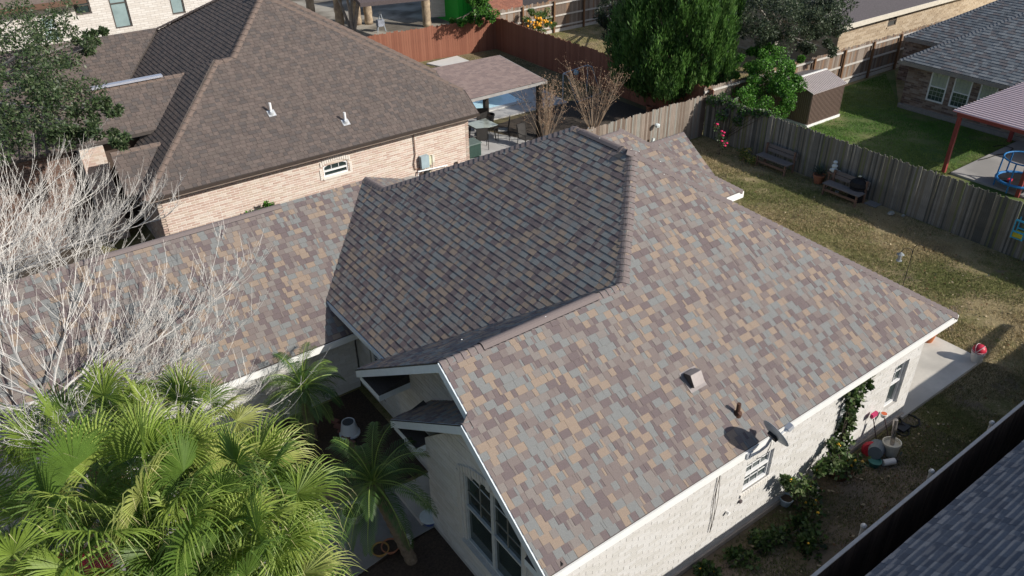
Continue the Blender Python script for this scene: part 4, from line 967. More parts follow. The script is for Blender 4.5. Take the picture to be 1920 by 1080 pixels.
barkp = M('pale_bark', (.36, .33, .29), .9, .2, 8, .4, 40); barkd = M('dark_bark', (.10, .08, .065), .9, .25, 8, .5, 40)
def leafy_tree(name, P, label, centers, radii, per, leaf, lsize, seed, trunk_h, trunk_r, bark, cat='tree', group=None, squash=.8, shell=.35, up=.6, wts=None, rough=1.0, twigs=40):
    rg = np.random.default_rng(seed); rng = random.Random(seed); P = Vector(P)
    t = root(name, P, label, cat, group); mb = MB()
    top = P+Vector((rng.uniform(-.2, .2), rng.uniform(-.2, .2), trunk_h))
    mb.tube([P, P.lerp(top, .5)+Vector((rng.uniform(-.1, .1), rng.uniform(-.1, .1), 0)), top], [trunk_r*1.2, trunk_r, trunk_r*.8], 9)
    for c in centers[:twigs]:
        c = Vector(c); m = top.lerp(c, .5)+Vector((rng.uniform(-.3, .3), rng.uniform(-.3, .3), -.1))
        mb.tube([top-Vector((0, 0, .1)), m, c], [trunk_r*.45, trunk_r*.28, trunk_r*.1], 5, cap=False)
    mb.build('trunk', bark, t)
    # every clump is broken into sub-clumps so that the outline is ragged
    sc, sr = [], []
    for c, r_ in zip(centers, radii):
        k = max(5, int(9*r_)); d = unit(rg.normal(size=(k, 3))); q = np.array(c)+d*r_*(.55+.5*rg.random((k, 1)))*np.array([1, 1, squash])
        sc += list(q); sr += list(r_*(.22+.25*rg.random(k)))
    n_ = max(8, int(per/len(sc)))
    pts, dv = clump_points(rg, sc, sr, n_, squash, shell); dv = dv*.7+rg.normal(size=dv.shape)*.6+np.array([0, 0, -.1])
    leaves('crown', pts, dv, lsize, leaf, rg, t, wts=wts); return t

# live oak at the top left, over the neighbour's roofs
rg = np.random.default_rng(5)
oc, orr = [], []
for q, z, r_ in (((20, 40), 6.2, 1.3), ((70, 30), 6.0, 1.1), ((30, 110), 6.0, 1.3), ((90, 100), 5.8, 1.1), ((20, 180), 5.6, 1.2), ((80, 165), 5.6, 1.2), ((130, 150), 5.3, .75), ((60, 225), 5.2, 1.0), ((15, 245), 5.0, .9), ((115, 205), 5.2, .85),
                 ((160, 90), 5.4, .5), ((185, 205), 5.0, .45), ((215, 208), 4.9, .28), ((150, 235), 4.8, .5), ((195, 250), 4.7, .4), ((222, 262), 4.6, .28), ((175, 70), 5.4, .3), ((190, 62), 5.3, .22), ((100, 60), 6, .7), ((120, 245), 4.8, .5)):
    P = at(q[0], q[1], z); oc.append(tuple(P)); orr.append(r_)
leafy_tree('live_oak', at(-60, 330, 0), 'dark green live oak at the top left leaning over the brown roofs', oc, orr, 19000, oakl, .115, 5, 3.4, .22, barkp, wts=[.35, .3, .15, .2], squash=.85)
for q, z, r_, n_ in (((200, 208), 4.95, .5, 700), ((170, 240), 4.75, .55, 700)): pass

# the tall evergreen
je = [leafm('cypress_a', (.075, .165, .034), .3), leafm('cypress_b', (.11, .23, .048), .3), leafm('cypress_c', (.14, .25, .065), .3), leafm('cypress_d', (.032, .078, .022), .3)]
jp = V3(27.5, 25.3, 0); rg = np.random.default_rng(9); rng = random.Random(9)
jt = root('cypress_tree', jp, 'broad tall bright green evergreen with feathery sprays behind the picket fence', 'tree')
mb = MB(); mb.tube([jp, jp+V3(.1, 0, 4), jp+V3(0, .1, 8)], [.32, .2, .05], 9)
for i in range(60):
    a = rng.random()*6.28; z = rng.uniform(1, 6); r_ = rng.uniform(1.2, 2.6); mb.tube([jp+V3(0, 0, z), jp+V3(math.cos(a)*r_*.5, math.sin(a)*r_*.5, z+.5), jp+V3(math.cos(a)*r_, math.sin(a)*r_, z+1.4)], [.07, .045, .015], 4, cap=False)
mb.build('trunk', barkd, jt)
n = 1500; zz = rg.random(n); a = rg.random(n)*2*np.pi
prof = 2.55*np.clip(np.minimum((zz+.10)*4.2, 1.0), 0, 1)*np.sqrt(np.clip(1-((zz-.30)/.72).clip(0, 1)**2.0, .02, 1))
lump = 1+.09*np.sin(a*5+zz*9)+.07*np.sin(a*11-zz*17); rr = prof*lump*(.66+.34*rg.random(n)**.35)
C_ = np.stack([jp.x+rr*np.cos(a), jp.y+rr*np.sin(a), .5+zz*6.5], 1)
out = np.stack([np.cos(a), np.sin(a), np.full(n, 0)], 1)
K = 85; base_ = np.repeat(C_, K, 0); o_ = np.repeat(out, K, 0)
tt = rg.random((n*K, 1)); spr = rg.normal(size=(n*K, 3))*np.array([.075, .075, .12])
pts = base_+o_*tt*.22+np.array([0, 0, 1])*tt*.75+spr
dv = o_*.35+np.array([0, 0, 1.1])+rg.normal(size=pts.shape)*.28
mi_w = rg.choice(4, n, p=[.34, .30, .12, .24])
V_ = pts; D_ = unit(dv); nn_ = len(pts); R_ = rg.normal(size=(nn_, 3)); A_ = unit(np.cross(D_, R_)); s_ = .12+.16*rg.random((nn_, 1))
V = np.stack([V_, V_+D_*s_*.5+A_*s_*.12, V_+D_*s_, V_+D_*s_*.5-A_*s_*.12], 1).reshape(-1, 3)
mi = np.where(rg.random(nn_) < .7, np.repeat(mi_w, K), rg.choice(4, nn_))
np_mesh('crown', V, np.arange(nn_*4).reshape(nn_, 4), je, mi, jt)

def blob_tree(name, q, z0, spec, label, leaf, per, lsize, seed, tr=.12, bark=barkd, cat='tree', th=1.2, squash=.85, wts=None, group=None, shell=.3):
    """spec: list of (px, py, z, r): clump centres seen at those pixels at height z"""
    cs = [tuple(at(a, b, z)) for a, b, z, r_ in spec]; rs = [s_[3] for s_ in spec]
    return leafy_tree(name, at(*q, 0), label, cs, rs, per, leaf, lsize, seed, th, tr, bark, cat, group, squash, shell, wts=wts)
lm = [leafm('lime_leaf_a', (.09, .24, .03)), leafm('lime_leaf_b', (.13, .31, .045)), leafm('lime_leaf_c', (.05, .14, .02)), leafm('lime_leaf_d', (.02, .055, .012))]
blob_tree('citrus_tree', (1440, 200), 0, [(1428, 108, 2.5, .75), (1400, 128, 2.3, .7), (1462, 125, 2.3, .8), (1440, 150, 2.0, .95), (1395, 160, 1.8, .75), (1475, 165, 1.8, .75), (1420, 185, 1.4, .8), (1455, 192, 1.3, .75), (1487, 145, 2.2, .4), (1415, 95, 2.7, .4), (1445, 98, 2.7, .4), (1500, 112, 2.3, .16)],
          'bright green bushy citrus tree beside the small brown shed', lm, 26000, .10, 21, wts=[.35, .3, .2, .15])
ol = [leafm('olive_leaf_a', (.055, .08, .04)), leafm('olive_leaf_b', (.09, .12, .07)), leafm('olive_leaf_c', (.13, .16, .10)), leafm('olive_leaf_d', (.03, .045, .025))]
blob_tree('live_oak', (1438, 140), 0, [(1400, 20, 4.2, 1.3), (1450, 25, 4.4, 1.4), (1500, 20, 4.4, 1.3), (1545, 25, 4.2, 1.2), (1570, 15, 4.3, .9), (1425, 60, 3.4, .9), (1480, 62, 3.4, 1.0), (1530, 60, 3.4, .9), (1400, -20, 5, 1.3), (1470, -25, 5, 1.4), (1540, -20, 5, 1.3), (1545, 90, 2.4, .5), (1510, 85, 2.6, .5), (1420, 90, 2.2, .4)],
          'grey-green live oak behind the evergreen and beside the beige house', ol, 24000, .12, 22, tr=.2, bark=barkp, th=2.2, wts=[.35, .3, .15, .2])
blob_tree('dark_oak', (1180, 60), 0, [(1150, 15, 3.2, 1.0), (1180, 30, 3.0, 1.0), (1165, 55, 2.4, .9), (1135, 40, 2.6, .5), (1190, 5, 3.6, 1.1), (1160, 85, 1.6, .6)], 'dark dull-green tree partly hidden behind the left of the evergreen', [ol[0], ol[3], oakl[3], ol[3]], 9000, .12, 23, th=1.5)
blob_tree('leafy_tree', (893, 52), 0, [(895, 10, 3.0, .65), (912, 8, 3.0, .7), (900, -18, 3.6, .9), (880, -8, 3.4, .4), (905, 30, 2.2, .5), (920, 26, 2.2, .45), (885, 34, 2.0, .25), (848, 38, 1.9, .22), (865, 40, 1.9, .18)], 'bright leafy tree overhanging the corner of the red fence', lm, 9000, .13, 24, wts=[.4, .2, .25, .15])
# orange tree
ot = blob_tree('orange_tree', (1012, 60), 0, [(1000, 40, 1.3, .5), (1020, 38, 1.3, .5), (990, 28, 1.6, .35), (1022, 25, 1.6, .4), (1032, 42, 1.0, .35), (1008, 52, .8, .45)], 'small orange tree with ripe fruit in front of the grey plank fence', [leafm('orange_leaf_a', (.10, .16, .04)), leafm('orange_leaf_b', (.16, .21, .06)), lm[2]], 3500, .10, 25, tr=.05, th=.6)
rg = np.random.default_rng(2); fr_ = M('orange_fruit', (.75, .35, .03), .5, .1)
om = MB(); om.sphere((0, 0, 0), .07, 8); ome = om.mesh('orange'); ome.materials.append(fr_)
for i in range(34):
    x, y = 1012+rg.normal()*12, 40+rg.normal()*8; P = at(x, y, 1.35+rg.random()*.3)
    inst('orange', ome, ot, P)
# ficus column etc. far grass strip tree with branching bare trunks behind the red fence
bt = root('bare_trunk_tree', at(660, 62), 'bare grey multi-stem tree in front of the stone-pillared porch', 'tree'); mb = MB(); rng = random.Random(4); P = at(662, 60)
for i in range(6): limb(mb, P+V3(.1*math.cos(i), .1*math.sin(i), 0), V3(math.cos(i*1.05)*.35, math.sin(i*1.05)*.35, 1), 4.5, .11, rng, 0, 2, [4, 3], .08, .15, 6, 6, .5)
mb.build('trunk', M('grey_bark', (.34, .30, .27), .9, .2, 6, .4, 30), bt)

# crape myrtles in winter: bundles of thin tan stems
cm = M('tan_twig', (.42, .32, .23), .9, .2, 10); cms = M('seed_head', (.24, .155, .10), .95, .25, 20)
for k_, (q, h, sp, lab) in enumerate((((1022, 262), 2.6, .85, 'leafless tan crape myrtle on the left, in front of the pool deck'), ((1112, 240), 2.9, .9, 'leafless tan crape myrtle on the right, beside the steel swing frame'))):
    P = at(*q); t = root('crape_myrtle', P, lab, 'shrub', 'crape myrtles beside the pool'); rng = random.Random(30+k_); mb = MB(); ends = []
    for i in range(32):
        a = rng.random()*6.28; r_ = rng.random()**.6; d = V3(math.cos(a)*r_*sp*.62, math.sin(a)*r_*sp*.62, 1)
        limb(mb, P+V3(math.cos(a)*r_*.22, math.sin(a)*r_*.22, 0), d, h*rng.uniform(.62, 1.0), .016, rng, 0, 1, [5], .03, .12, 5, 4, .28, ends, .55)
    mb.build('stem', cm, t, kind='stuff')
    rg = np.random.default_rng(k_); E = np.array([tuple(e[0]) for e in ends]); pts = np.repeat(E, 6, 0)+rg.normal(size=(len(E)*6, 3))*.045
    leaves('seed_head', pts, rg.normal(size=pts.shape), .05, [cms], rg, t, aspect=.7, kind='stuff')

# bare pale tree in front of the garage roof, with long upswept shoots
pw_ = M('white_twig', (.54, .52, .49), .85, .15, 12); pbk = M('grey_white_bark', (.50, .48, .45), .9, .2, 6, .4, 30)
def bare_tree(P, label, seed, nl, H0, Ls, zrange, azs, name='bare_tree'):
    rng = random.Random(seed); t = root(name, P, label, 'tree', 'leafless pale trees at the left'); tr_ = MB(); br = MB(); tw = MB(); P = Vector(P)
    top = P+V3(0, 0, H0); tr_.tube([P, P+V3(.08, .05, H0*.5), top], [.14, .09, .07], 9)
    for i in range(nl):
        az = azs[0]+(azs[1]-azs[0])*(i+rng.random()*.8)/nl; L_ = Ls*rng.uniform(.6, 1.1); el = rng.uniform(-.05, .35)
        d = V3(math.cos(az)*math.cos(el), math.sin(az)*math.cos(el), math.sin(el)); p = top-V3(0, 0, rng.uniform(0, .8)); pts = [p]; rad = [.027]; n_ = 8
        for s_ in range(n_):
            d = (d+Vector((rng.uniform(-1, 1), rng.uniform(-1, 1), rng.uniform(-.5, .6)))*.12).normalized(); pts.append(pts[-1]+d*L_/n_); rad.append(.027*(1-.8*(s_+1)/n_))
        br.tube(pts, rad, 5, cap=False)
        for j in range(15):
            tt_ = rng.uniform(.2, 1); ii = min(n_-1, int(tt_*n_)); q = pts[ii].lerp(pts[ii+1], tt_*n_-ii)
            dd = (pts[ii+1]-pts[ii]).normalized(); sd = dd.cross(V3(0, 0, 1))*rng.choice((-1, 1)); d2_ = (dd*1.0+sd*rng.uniform(.2, .8)+V3(0, 0, rng.uniform(-.1, .3))).normalized(); L2 = rng.uniform(1.0, 2.5)*(1.15-.4*tt_); qp = [q]; qr = [.008]
            for s_ in range(6):
                d2_ = (d2_+V3(rng.uniform(-1, 1)*.07, rng.uniform(-1, 1)*.07, .13)).normalized(); qp.append(qp[-1]+d2_*L2/6); qr.append(.008*(1-.75*(s_+1)/6))
            tw.tube(qp, qr, 3, cap=False)
            for m_ in range(7):
                t3 = rng.uniform(.15, 1); i3 = min(5, int(t3*6)); q3 = qp[i3].lerp(qp[i3+1], t3*6-i3); d3 = ((qp[i3+1]-qp[i3]).normalized()*1.3+Vector((rng.uniform(-1, 1), rng.uniform(-1, 1), rng.uniform(-.1, .7)))).normalized(); L3 = rng.uniform(.18, .75) ; p3 = [q3]; 
                for s_ in range(3):
                    d3 = (d3+V3(0, 0, .14)).normalized(); p3.append(p3[-1]+d3*L3/3)
                tw.tube(p3, [.0055, .0045, .0035, .0025], 3, cap=False)
                for m4 in range(2):
                    t4 = rng.random(); i4 = min(2, int(t4*3)); q4 = p3[i4].lerp(p3[i4+1], t4*3-i4); d4 = Vector((rng.uniform(-1, 1), rng.uniform(-1, 1), rng.uniform(-.2, .9))).normalized()
                    tw.tube([q4, q4+d4*rng.uniform(.04, .10)], [.003, .002], 3, cap=False)
    tr_.build('trunk', pbk, t); br.build('branch', pbk, t, kind='stuff'); tw.build('twig', pw_, t, kind='stuff'); return t
TP = at(80, 745, 3.2)
bare_tree((TP.x, TP.y, 0), 'leafless white-twigged tree spreading over the left of the garage roof', 41, 30, 3.2, 4.3, None, (0, 6.28))
TP2 = at(-80, 510, 3.1)
bare_tree((TP2.x, TP2.y, 0), 'leafless white-twigged tree at the left edge beyond the garage roof', 42, 20, 3.2, 4.6, None, (-2.2, 1.2))

# fan palms
fp = [leafm('fan_leaf_a', (.13, .22, .04), .45), leafm('fan_leaf_b', (.24, .34, .06), .45), leafm('fan_leaf_c', (.36, .45, .10), .45), leafm('fan_leaf_d', (.42, .46, .14), .45)]
fpt = [M('petiole_green', (.22, .30, .07), .5, .15, 6), M('tip_straw', (.42, .38, .20), .7, .2, 8)]
def fan_frond(P, az, el, Lp, Rb, rng, parent, mat):
    mb = MB(); d = V3(math.cos(az)*math.cos(el), math.sin(az)*math.cos(el), math.sin(el)); pts = [Vector(P)]
    for i in range(6):
        d = (d+V3(0, 0, -.07)).normalized(); pts.append(pts[-1]+d*Lp/6)
    mb.tube(pts, [.028, .025, .022, .02, .017, .014, .012], 5, 1, cap=False)
    hub = pts[-1]; side = d.cross(V3(0, 0, 1))
    if side.length < .1: side = V3(1, 0, 0)
    side.normalize(); nrm = side.cross(d).normalized(); twist = rng.uniform(-.5, .5); R = Matrix.Rotation(twist, 3, d); side = R @ side; nrm = R @ nrm
    ns = 40; span = rng.uniform(1.6, 2.2)
    for i in range(ns):
        a = -span+2*span*i/(ns-1); q = (d*math.cos(a)+side*math.sin(a)).normalized(); L_ = Rb*(.8+.3*math.cos(a*.55))*rng.uniform(.85, 1.12); perp = q.cross(nrm).normalized(); w0 = 2*span*Rb*.40/(ns-1)*.5
        p = hub.copy(); prev = None; dq = (q+nrm*rng.uniform(.02, .12)+nrm*.1*math.cos(a)).normalized(); nn_ = 6; droop = rng.uniform(.5, 1.4)
        row = []
        for s_ in range(nn_+1):
            t = s_/nn_; w = w0*(min(1, t*2.6+.03) if t < .4 else max(.05, 1-(t-.4)*1.75))
            if t > .5: w *= .8
            ridge = nrm*w*1.0
            row.append((p-perp*w-ridge*.6, p+ridge*.4, p+perp*w-ridge*.6))
            dq = (dq+V3(0, 0, -1)*droop*max(0, t-.3)*2.4).normalized(); p = p+dq*L_/nn_
        vs = [v for r_ in row for v in r_]; fs = []; mi_ = []
        for s_ in range(nn_):
            k = s_*3; fs += [(k, k+1, k+4, k+3), (k+1, k+2, k+5, k+4)]
        k0 = len(mb.f); mb.add(vs, fs, 0)
        if rng.random() < .25: mb.m[-2:] = [2, 2]
    return mb.build('frond', [mat, fpt[0], fpt[1]], parent)
fans = [((262, 985), 4.6, 34, 1.1, .9, 'leftmost large fan palm, with dark glossy upturned leaves, beside the bare tree'), ((425, 985), 4.3, 36, .95, .85, 'large sunlit yellow-green fan palm, rightmost and nearest the paved path'), ((175, 860), 3.6, 26, 1.0, .85, 'fan palm tucked under the bare white twigs at the left'),
        ((70, 1090), 4.4, 26, 1.1, .9, 'fan palm cut by the bottom left corner of the picture'), ((330, 830), 3.3, 22, .9, .8, 'small fan palm in front of the white garage fascia'), ((450, 1120), 4.1, 28, .95, .85, 'fan palm at the bottom edge below the sunlit crown')]
for k_, (q, z, nf, Lp, Rb, lab) in enumerate(fans):
    C0 = at(q[0], q[1], z); t = root('fan_palm', (C0.x, C0.y, 0), lab, 'palm tree', 'fan palms in the front garden'); rng = random.Random(60+k_)
    mb = MB(); mb.tube([(C0.x, C0.y, 0), (C0.x, C0.y, z*.5), (C0.x, C0.y, z-.1)], [.2, .16, .17], 12); mb.build('trunk', M('palm_trunk', (.16, .12, .085), .95, .3, 14, .6, 30), t)
    for i in range(nf):
        az = i*2.399963+rng.uniform(-.2, .2); el = math.radians(78-100*(i/nf)**.9)+rng.uniform(-.1, .1)
        if i >= nf-2: az += .3; el = math.radians(-62)
        fan_frond(C0+V3(math.cos(az)*.08, math.sin(az)*.08, -.1*i/nf), az, el, Lp*rng.uniform(.8, 1.15), Rb*rng.uniform(.85, 1.1), rng, t, fp[rng.choices((0, 1, 2, 3), (.34, .33, .2, .13))[0]] if i < nf-2 else M('dead_frond', (.30, .21, .12), .8, .25, 6))
# feather palms
pp = [leafm('feather_leaf_a', (.05, .11, .025), .3), leafm('feather_leaf_b', (.08, .16, .035), .3), leafm('feather_leaf_c', (.14, .22, .05), .3)]
def feather_frond(P, az, el, L_, rng, parent, mat, leaf=.34, droop=.16):
    mb = MB(); d = V3(math.cos(az)*math.cos(el), math.sin(az)*math.cos(el), math.sin(el)); pts = [Vector(P)]; n_ = 12
    side0 = V3(-math.sin(az), math.cos(az), 0)
    ds = [d.copy()]
    for i in range(n_):
        d = (d+V3(0, 0, -droop*(.5+i/n_))).normalized(); pts.append(pts[-1]+d*L_/n_); ds.append(d.copy())
    mb.tube(pts, [.018-.014*i/n_ for i in range(n_+1)], 4, 1, cap=False)
    for i in range(34):
        t = .12+.88*i/33; ii = min(n_-1, int(t*n_)); p = pts[ii].lerp(pts[ii+1], t*n_-ii); dd = ds[ii]; up_ = side0.cross(dd); up_ = up_ if up_.z > 0 else -up_
        ll = leaf*math.sin(math.pi*min(1, .18+.82*t)*.93)**.6*rng.uniform(.85, 1.1)
        for sg in (-1, 1):
            q = (side0*sg+dd*(.55+.5*t)+up_*.22).normalized(); a, b_ = p, p+q*ll*.55+V3(0, 0, -.02); c = b_+(q+V3(0, 0, -.9)).normalized()*ll*.45; wv = q.cross(up_).normalized()*.0075
            mb.add([a-wv*.5, a+wv*.5, b_+wv, b_-wv, c], [(0, 1, 2, 3), (3, 2, 4)], 0)
    return mb.build('frond', [mat, fpt[0]], parent)
def feather_palm(Pb, Pt, lab, seed, nf, L_, leaf, name='feather_palm', e0=82, e1=100):
    rng = random.Random(seed); t = root(name, Pb, lab, 'palm tree', 'feather palms by the courtyard'); Pb = Vector(Pb); Pt = Vector(Pt); mb = MB(); n_ = 22
    pts = [Pb.lerp(Pt, i/n_)+V3(0, 0, 0) for i in range(n_+1)]; mb.tube(pts, [.115+.018*(i % 2) for i in range(n_+1)], 9); mb.build('trunk', MATS['palm_trunk'], t)
    for i in range(nf):
        az = i*2.399963+rng.uniform(-.15, .15); el = math.radians(e0-e1*(i/nf)); feather_frond(Pt, az, el, L_*rng.uniform(.85, 1.1), rng, t, pp[rng.choices((0, 1, 2), (.4, .4, .2))[0]], leaf)
PB = at(773, 1053); PT = at(700, 905, 2.0)
feather_palm(PB, (PT.x, PT.y, 2.0), 'dark shaded feather palm with a leaning ringed trunk beside the entrance', 71, 26, 1.35, .30)
PB = at(588, 860); PT = at(565, 715, 1.75)
feather_palm((PT.x, PT.y, 0), (PT.x, PT.y, 1.55), 'sunlit feather palm in the bed beside the garage fascia', 72, 30, 1.15, .26)

# creepers, potted plants and flowers
def shrub(name, P, lab, spec, leaf, n, ls, seed, cat='shrub', stems=True, wts=None, flowers=None, group=None):
    rg = np.random.default_rng(seed); rng = random.Random(seed); P = Vector(P); t = root(name, P, lab, cat, group)
    if stems:
        mb = MB()
        for c, r_ in spec:
            c = Vector(c); mb.tube([P+V3(rng.uniform(-.05, .05), rng.uniform(-.05, .05), .02), P.lerp(c, .5)+V3(rng.uniform(-.05, .05), 0, .05), c], [.014, .01, .006], 4, cap=False)
        mb.build('stem', barkd, t)
    sc, sr = [], []
    for c, r_ in spec:
        k = 6; d = unit(rg.normal(size=(k, 3))); sc += list(np.array(c)+d*r_*.6); sr += [r_*.5]*k
    pts, dv = clump_points(rg, sc, sr, max(4, n//len(sc)), 1, .2); pts[:, 2] = np.maximum(pts[:, 2], .02)
    leaves('foliage', pts, dv+rg.normal(size=dv.shape)*.5, ls, leaf, rg, t, aspect=.75, wts=wts)
    if flowers:
        m, k, s_ = flowers; sel = pts[rg.choice(len(pts), k)]+np.array([0, 0, .04]); fm = MB(); fm.sphere((0, 0, 0), s_, 6, (1, 1, .6)); fme = fm.mesh('flower'); fme.materials.append(m)
        for p in sel: inst('flower', fme, t, p)
    return t
vl = [leafm('vine_leaf_a', (.05, .10, .025)), leafm('vine_leaf_b', (.09, .15, .04)), leafm('vine_leaf_c', (.15, .19, .08)), leafm('vine_leaf_d', (.025, .05, .015))]
yel = M('yellow_flower', (.75, .42, .03), .6); mag = M('magenta_flower', (.65, .02, .12), .6)
shrub('climbing_vine', (13.1, 6.15, .3), 'green vine climbing over the middle window of the white wall', [((13.25+.05*math.sin(i*2), 6.22, .5+i*.22), .16+.05*math.sin(i)) for i in range(9)]+[((13.6, 6.2, 2.35), .12), ((13.05, 6.2, 2.2), .14)], vl, 900, .11, 81)
shrub('potted_shrub', (13.1, 5.85, .25), 'sprawling leafy shrub spilling from a basket below the vine', [((12.9, 5.9, .6), .3), ((12.55, 5.98, .8), .22), ((13.3, 5.8, .45), .25), ((12.75, 6.1, 1.05), .15), ((12.25, 6.05, .75), .14)], vl, 900, .09, 82, flowers=(yel, 9, .035))
shrub('wall_shrub', (11.6, 5.95, 0), 'leggy shrub with yellow flowers against the sunlit wall', [((11.5, 6.0, .65), .24), ((11.9, 5.95, .5), .25), ((11.3, 6.05, .9), .16), ((11.7, 5.8, .25), .3), ((11.1, 6.08, 1.1), .1)], vl, 850, .09, 83, flowers=(yel, 12, .035))
shrub('ground_vines', (10.8, 5.6, 0), 'dark creeping foliage on the ground at the foot of the white wall', [((10.6, 5.8, .12), .3), ((11.2, 5.55, .15), .36), ((8.8, 6.0, .08), .25), ((8.2, 6.0, .08), .22), ((10.1, 5.8, .12), .3), ((9.6, 5.8, .1), .3), ((10.9, 5.2, .1), .35)], [vl[0], vl[3], vl[1]], 2200, .09, 84, flowers=(yel, 6, .025))
shrub('fence_creeper', (26.0, 20.8, 0), 'pale green creeper trailing over the top of the silver-grey picket fence', [((26.0, 21.4-i*.35, 1.75+.1*math.sin(i)), .28-.02*i) for i in range(9)]+[((25.85, 20.7, 1.3), .3), ((25.85, 19.9, 1.2), .22)], [ol[1], ol[2], lm[0]], 2600, .10, 85, cat='creeper')
shrub('bougainvillea', (24.9, 19.9, 0), 'small bougainvillea with magenta flowers in front of the picket fence', [((24.9, 19.9, .8), .22), ((24.8, 19.6, .5), .22), ((25.0, 20.2, 1.1), .16)], [ol[1], vl[0]], 300, .07, 86, flowers=(mag, 14, .06))
shrub('yellow_shrub', (25.2, 18.7, 0), 'low yellow-green shrub right of the magenta flowers', [((25.2, 18.7, .3), .28), ((25.1, 18.4, .25), .22), ((25.25, 19.0, .3), .2)], [leafm('yellowing_leaf', (.26, .24, .06)), vl[1]], 420, .08, 87)
shrub('hedge_shrub', (7.3, 24.5, 0), 'leafy green shrub against the pink brick wall', [((7.2, 24.4, .7), .4), ((7.7, 24.4, .65), .3), ((6.9, 24.4, .9), .3), ((7.4, 24.4, 1.1), .2)], [lm[0], lm[2], vl[1]], 1500, .09, 88)
# agave in a terracotta pot
terra = M('terracotta', (.36, .15, .085), .85, .15, 6)
AP = at(1533, 343); t = root('agave', V3(AP.x, AP.y, 0), 'spiky grey-green agave in a terracotta pot between the two benches', 'potted plant')
mb = MB(); mb.lathe(AP, [(.14, 0), (.21, .3), (.23, .31), (.23, .36), (.19, .36), (.18, .3)], 16); mb.build('pot', terra, t)
rng = random.Random(5); agm = leafm('agave_leaf', (.10, .14, .11), .1)
for i in range(42):
    a = i*2.4; el = math.radians(85-70*(i/42)); mb = MB(); d = V3(math.cos(a)*math.cos(el), math.sin(a)*math.cos(el), math.sin(el)); L_ = .5*rng.uniform(.85, 1.1); s0 = d.cross(V3(0, 0, 1)).normalized(); p = AP+V3(0, 0, .36); q = p+d*L_*.5; r_ = p+d*L_+V3(0, 0, -.04)
    mb.add([p-s0*.018, p+s0*.018, q+s0*.026, q-s0*.026, r_, q-V3(0, 0, .012)], [(0, 1, 2, 3), (3, 2, 4), (0, 3, 5), (1, 5, 2)]); mb.build('leaf', agm, t)

# short dry grass over the open lawns
def grass(name, poly, n, seed, cols, h=.045, label=None, wts=None, clump=True):
    rg = np.random.default_rng(seed); P = np.array([[p[0], p[1]] for p in poly]); lo, hi = P.min(0), P.max(0); Q = lo+rg.random((n, 2))*(hi-lo)
    inside = np.zeros(n, bool); j = len(P)-1
    for i in range(len(P)):
        c = ((P[i, 1] > Q[:, 1]) != (P[j, 1] > Q[:, 1])) & (Q[:, 0] < (P[j, 0]-P[i, 0])*(Q[:, 1]-P[i, 1])/(P[j, 1]-P[i, 1]+1e-12)+P[i, 0]); inside ^= c; j = i
    Q = Q[inside]
    f = np.sin(Q[:, 0]*1.7+np.sin(Q[:, 1]*2.3)*1.2)+np.sin(Q[:, 1]*1.3+np.sin(Q[:, 0]*.9)*2)+.8*np.sin(Q[:, 0]*5.1+Q[:, 1]*3.7)+rg.normal(size=len(Q))*.9
    Q = Q[f > -1.0]; m = len(Q); a = rg.random(m)*6.28; hh = h*(.5+rg.random(m)); w = .005+.006*rg.random(m); ln = rg.normal(size=(m, 2))*h*.7
    x, y = Q[:, 0], Q[:, 1]; z = np.full(m, .004)
    V = np.stack([np.stack([x-np.cos(a)*w, y-np.sin(a)*w, z], 1), np.stack([x+np.cos(a)*w, y+np.sin(a)*w, z], 1), np.stack([x+ln[:, 0], y+ln[:, 1], z+hh], 1)], 1).reshape(-1, 3)
    g2 = np.sin(x*.9+1.3*np.sin(y*.7))+np.sin(y*.8+x*.3)+rg.normal(size=m)*.7; mi = np.clip(((g2+2.2)/4.4*len(cols)).astype(int), 0, len(cols)-1)
    return np_mesh(name, V, np.arange(m*3).reshape(m, 3), cols, mi, None, label=label, cat='grass', kind='stuff')
dg = [M('straw_blade', (.44, .35, .20), .9, .2, 3), M('dry_blade', (.36, .28, .15), .9, .2, 3), M('olive_blade', (.26, .235, .105), .9, .2, 3), M('green_blade', (.15, .175, .055), .9, .2, 3)]
gg = [M('lawn_blade_a', (.075, .18, .025), .9, .2, 3), M('lawn_blade_b', (.135, .25, .04), .9, .2, 3), M('lawn_blade_c', (.23, .29, .075), .9, .2, 3)]
grass('dry_grass', [(16.9, 13.7), (19.8, 13.5), (19.8, 5.0), (16.6, 5.0), (16.6, 4.3), (25.7, 4.3), (25.9, 21.6), (17.5, 21.6)], 230000, 1, dg, .05, 'dry patchy winter lawn between the house and the silver-grey picket fence')
grass('side_grass', [(9.0, 4.3), (19.8, 4.3), (19.8, 6.2), (9.0, 6.2)], 36000, 2, [M('side_blade_a', (.19, .16, .08), .9, .2, 3), M('side_blade_b', (.12, .14, .05), .9, .2, 3)], .045, 'thin dark grass of the narrow side yard')
grass('green_grass', [(26.3, 13.1), (35.8, 13.1), (35.8, 18.4), (40, 21.8), (26.4, 21.6)], 110000, 3, gg, .05, 'short green lawn around the small brown shed')
grass('yard_grass', [(19.5, 36.0), (26.6, 29.2), (26.6, 38.4), (19.0, 39.4)], 40000, 4, dg, .05, 'dry and green grass along the red fence')
grass('far_grass', [(27, 22.4), (38, 22.4), (38, 39), (27, 39)], 70000, 6, [dg[0], dg[0], dg[1]], .05, 'pale dry grass behind the red fence')
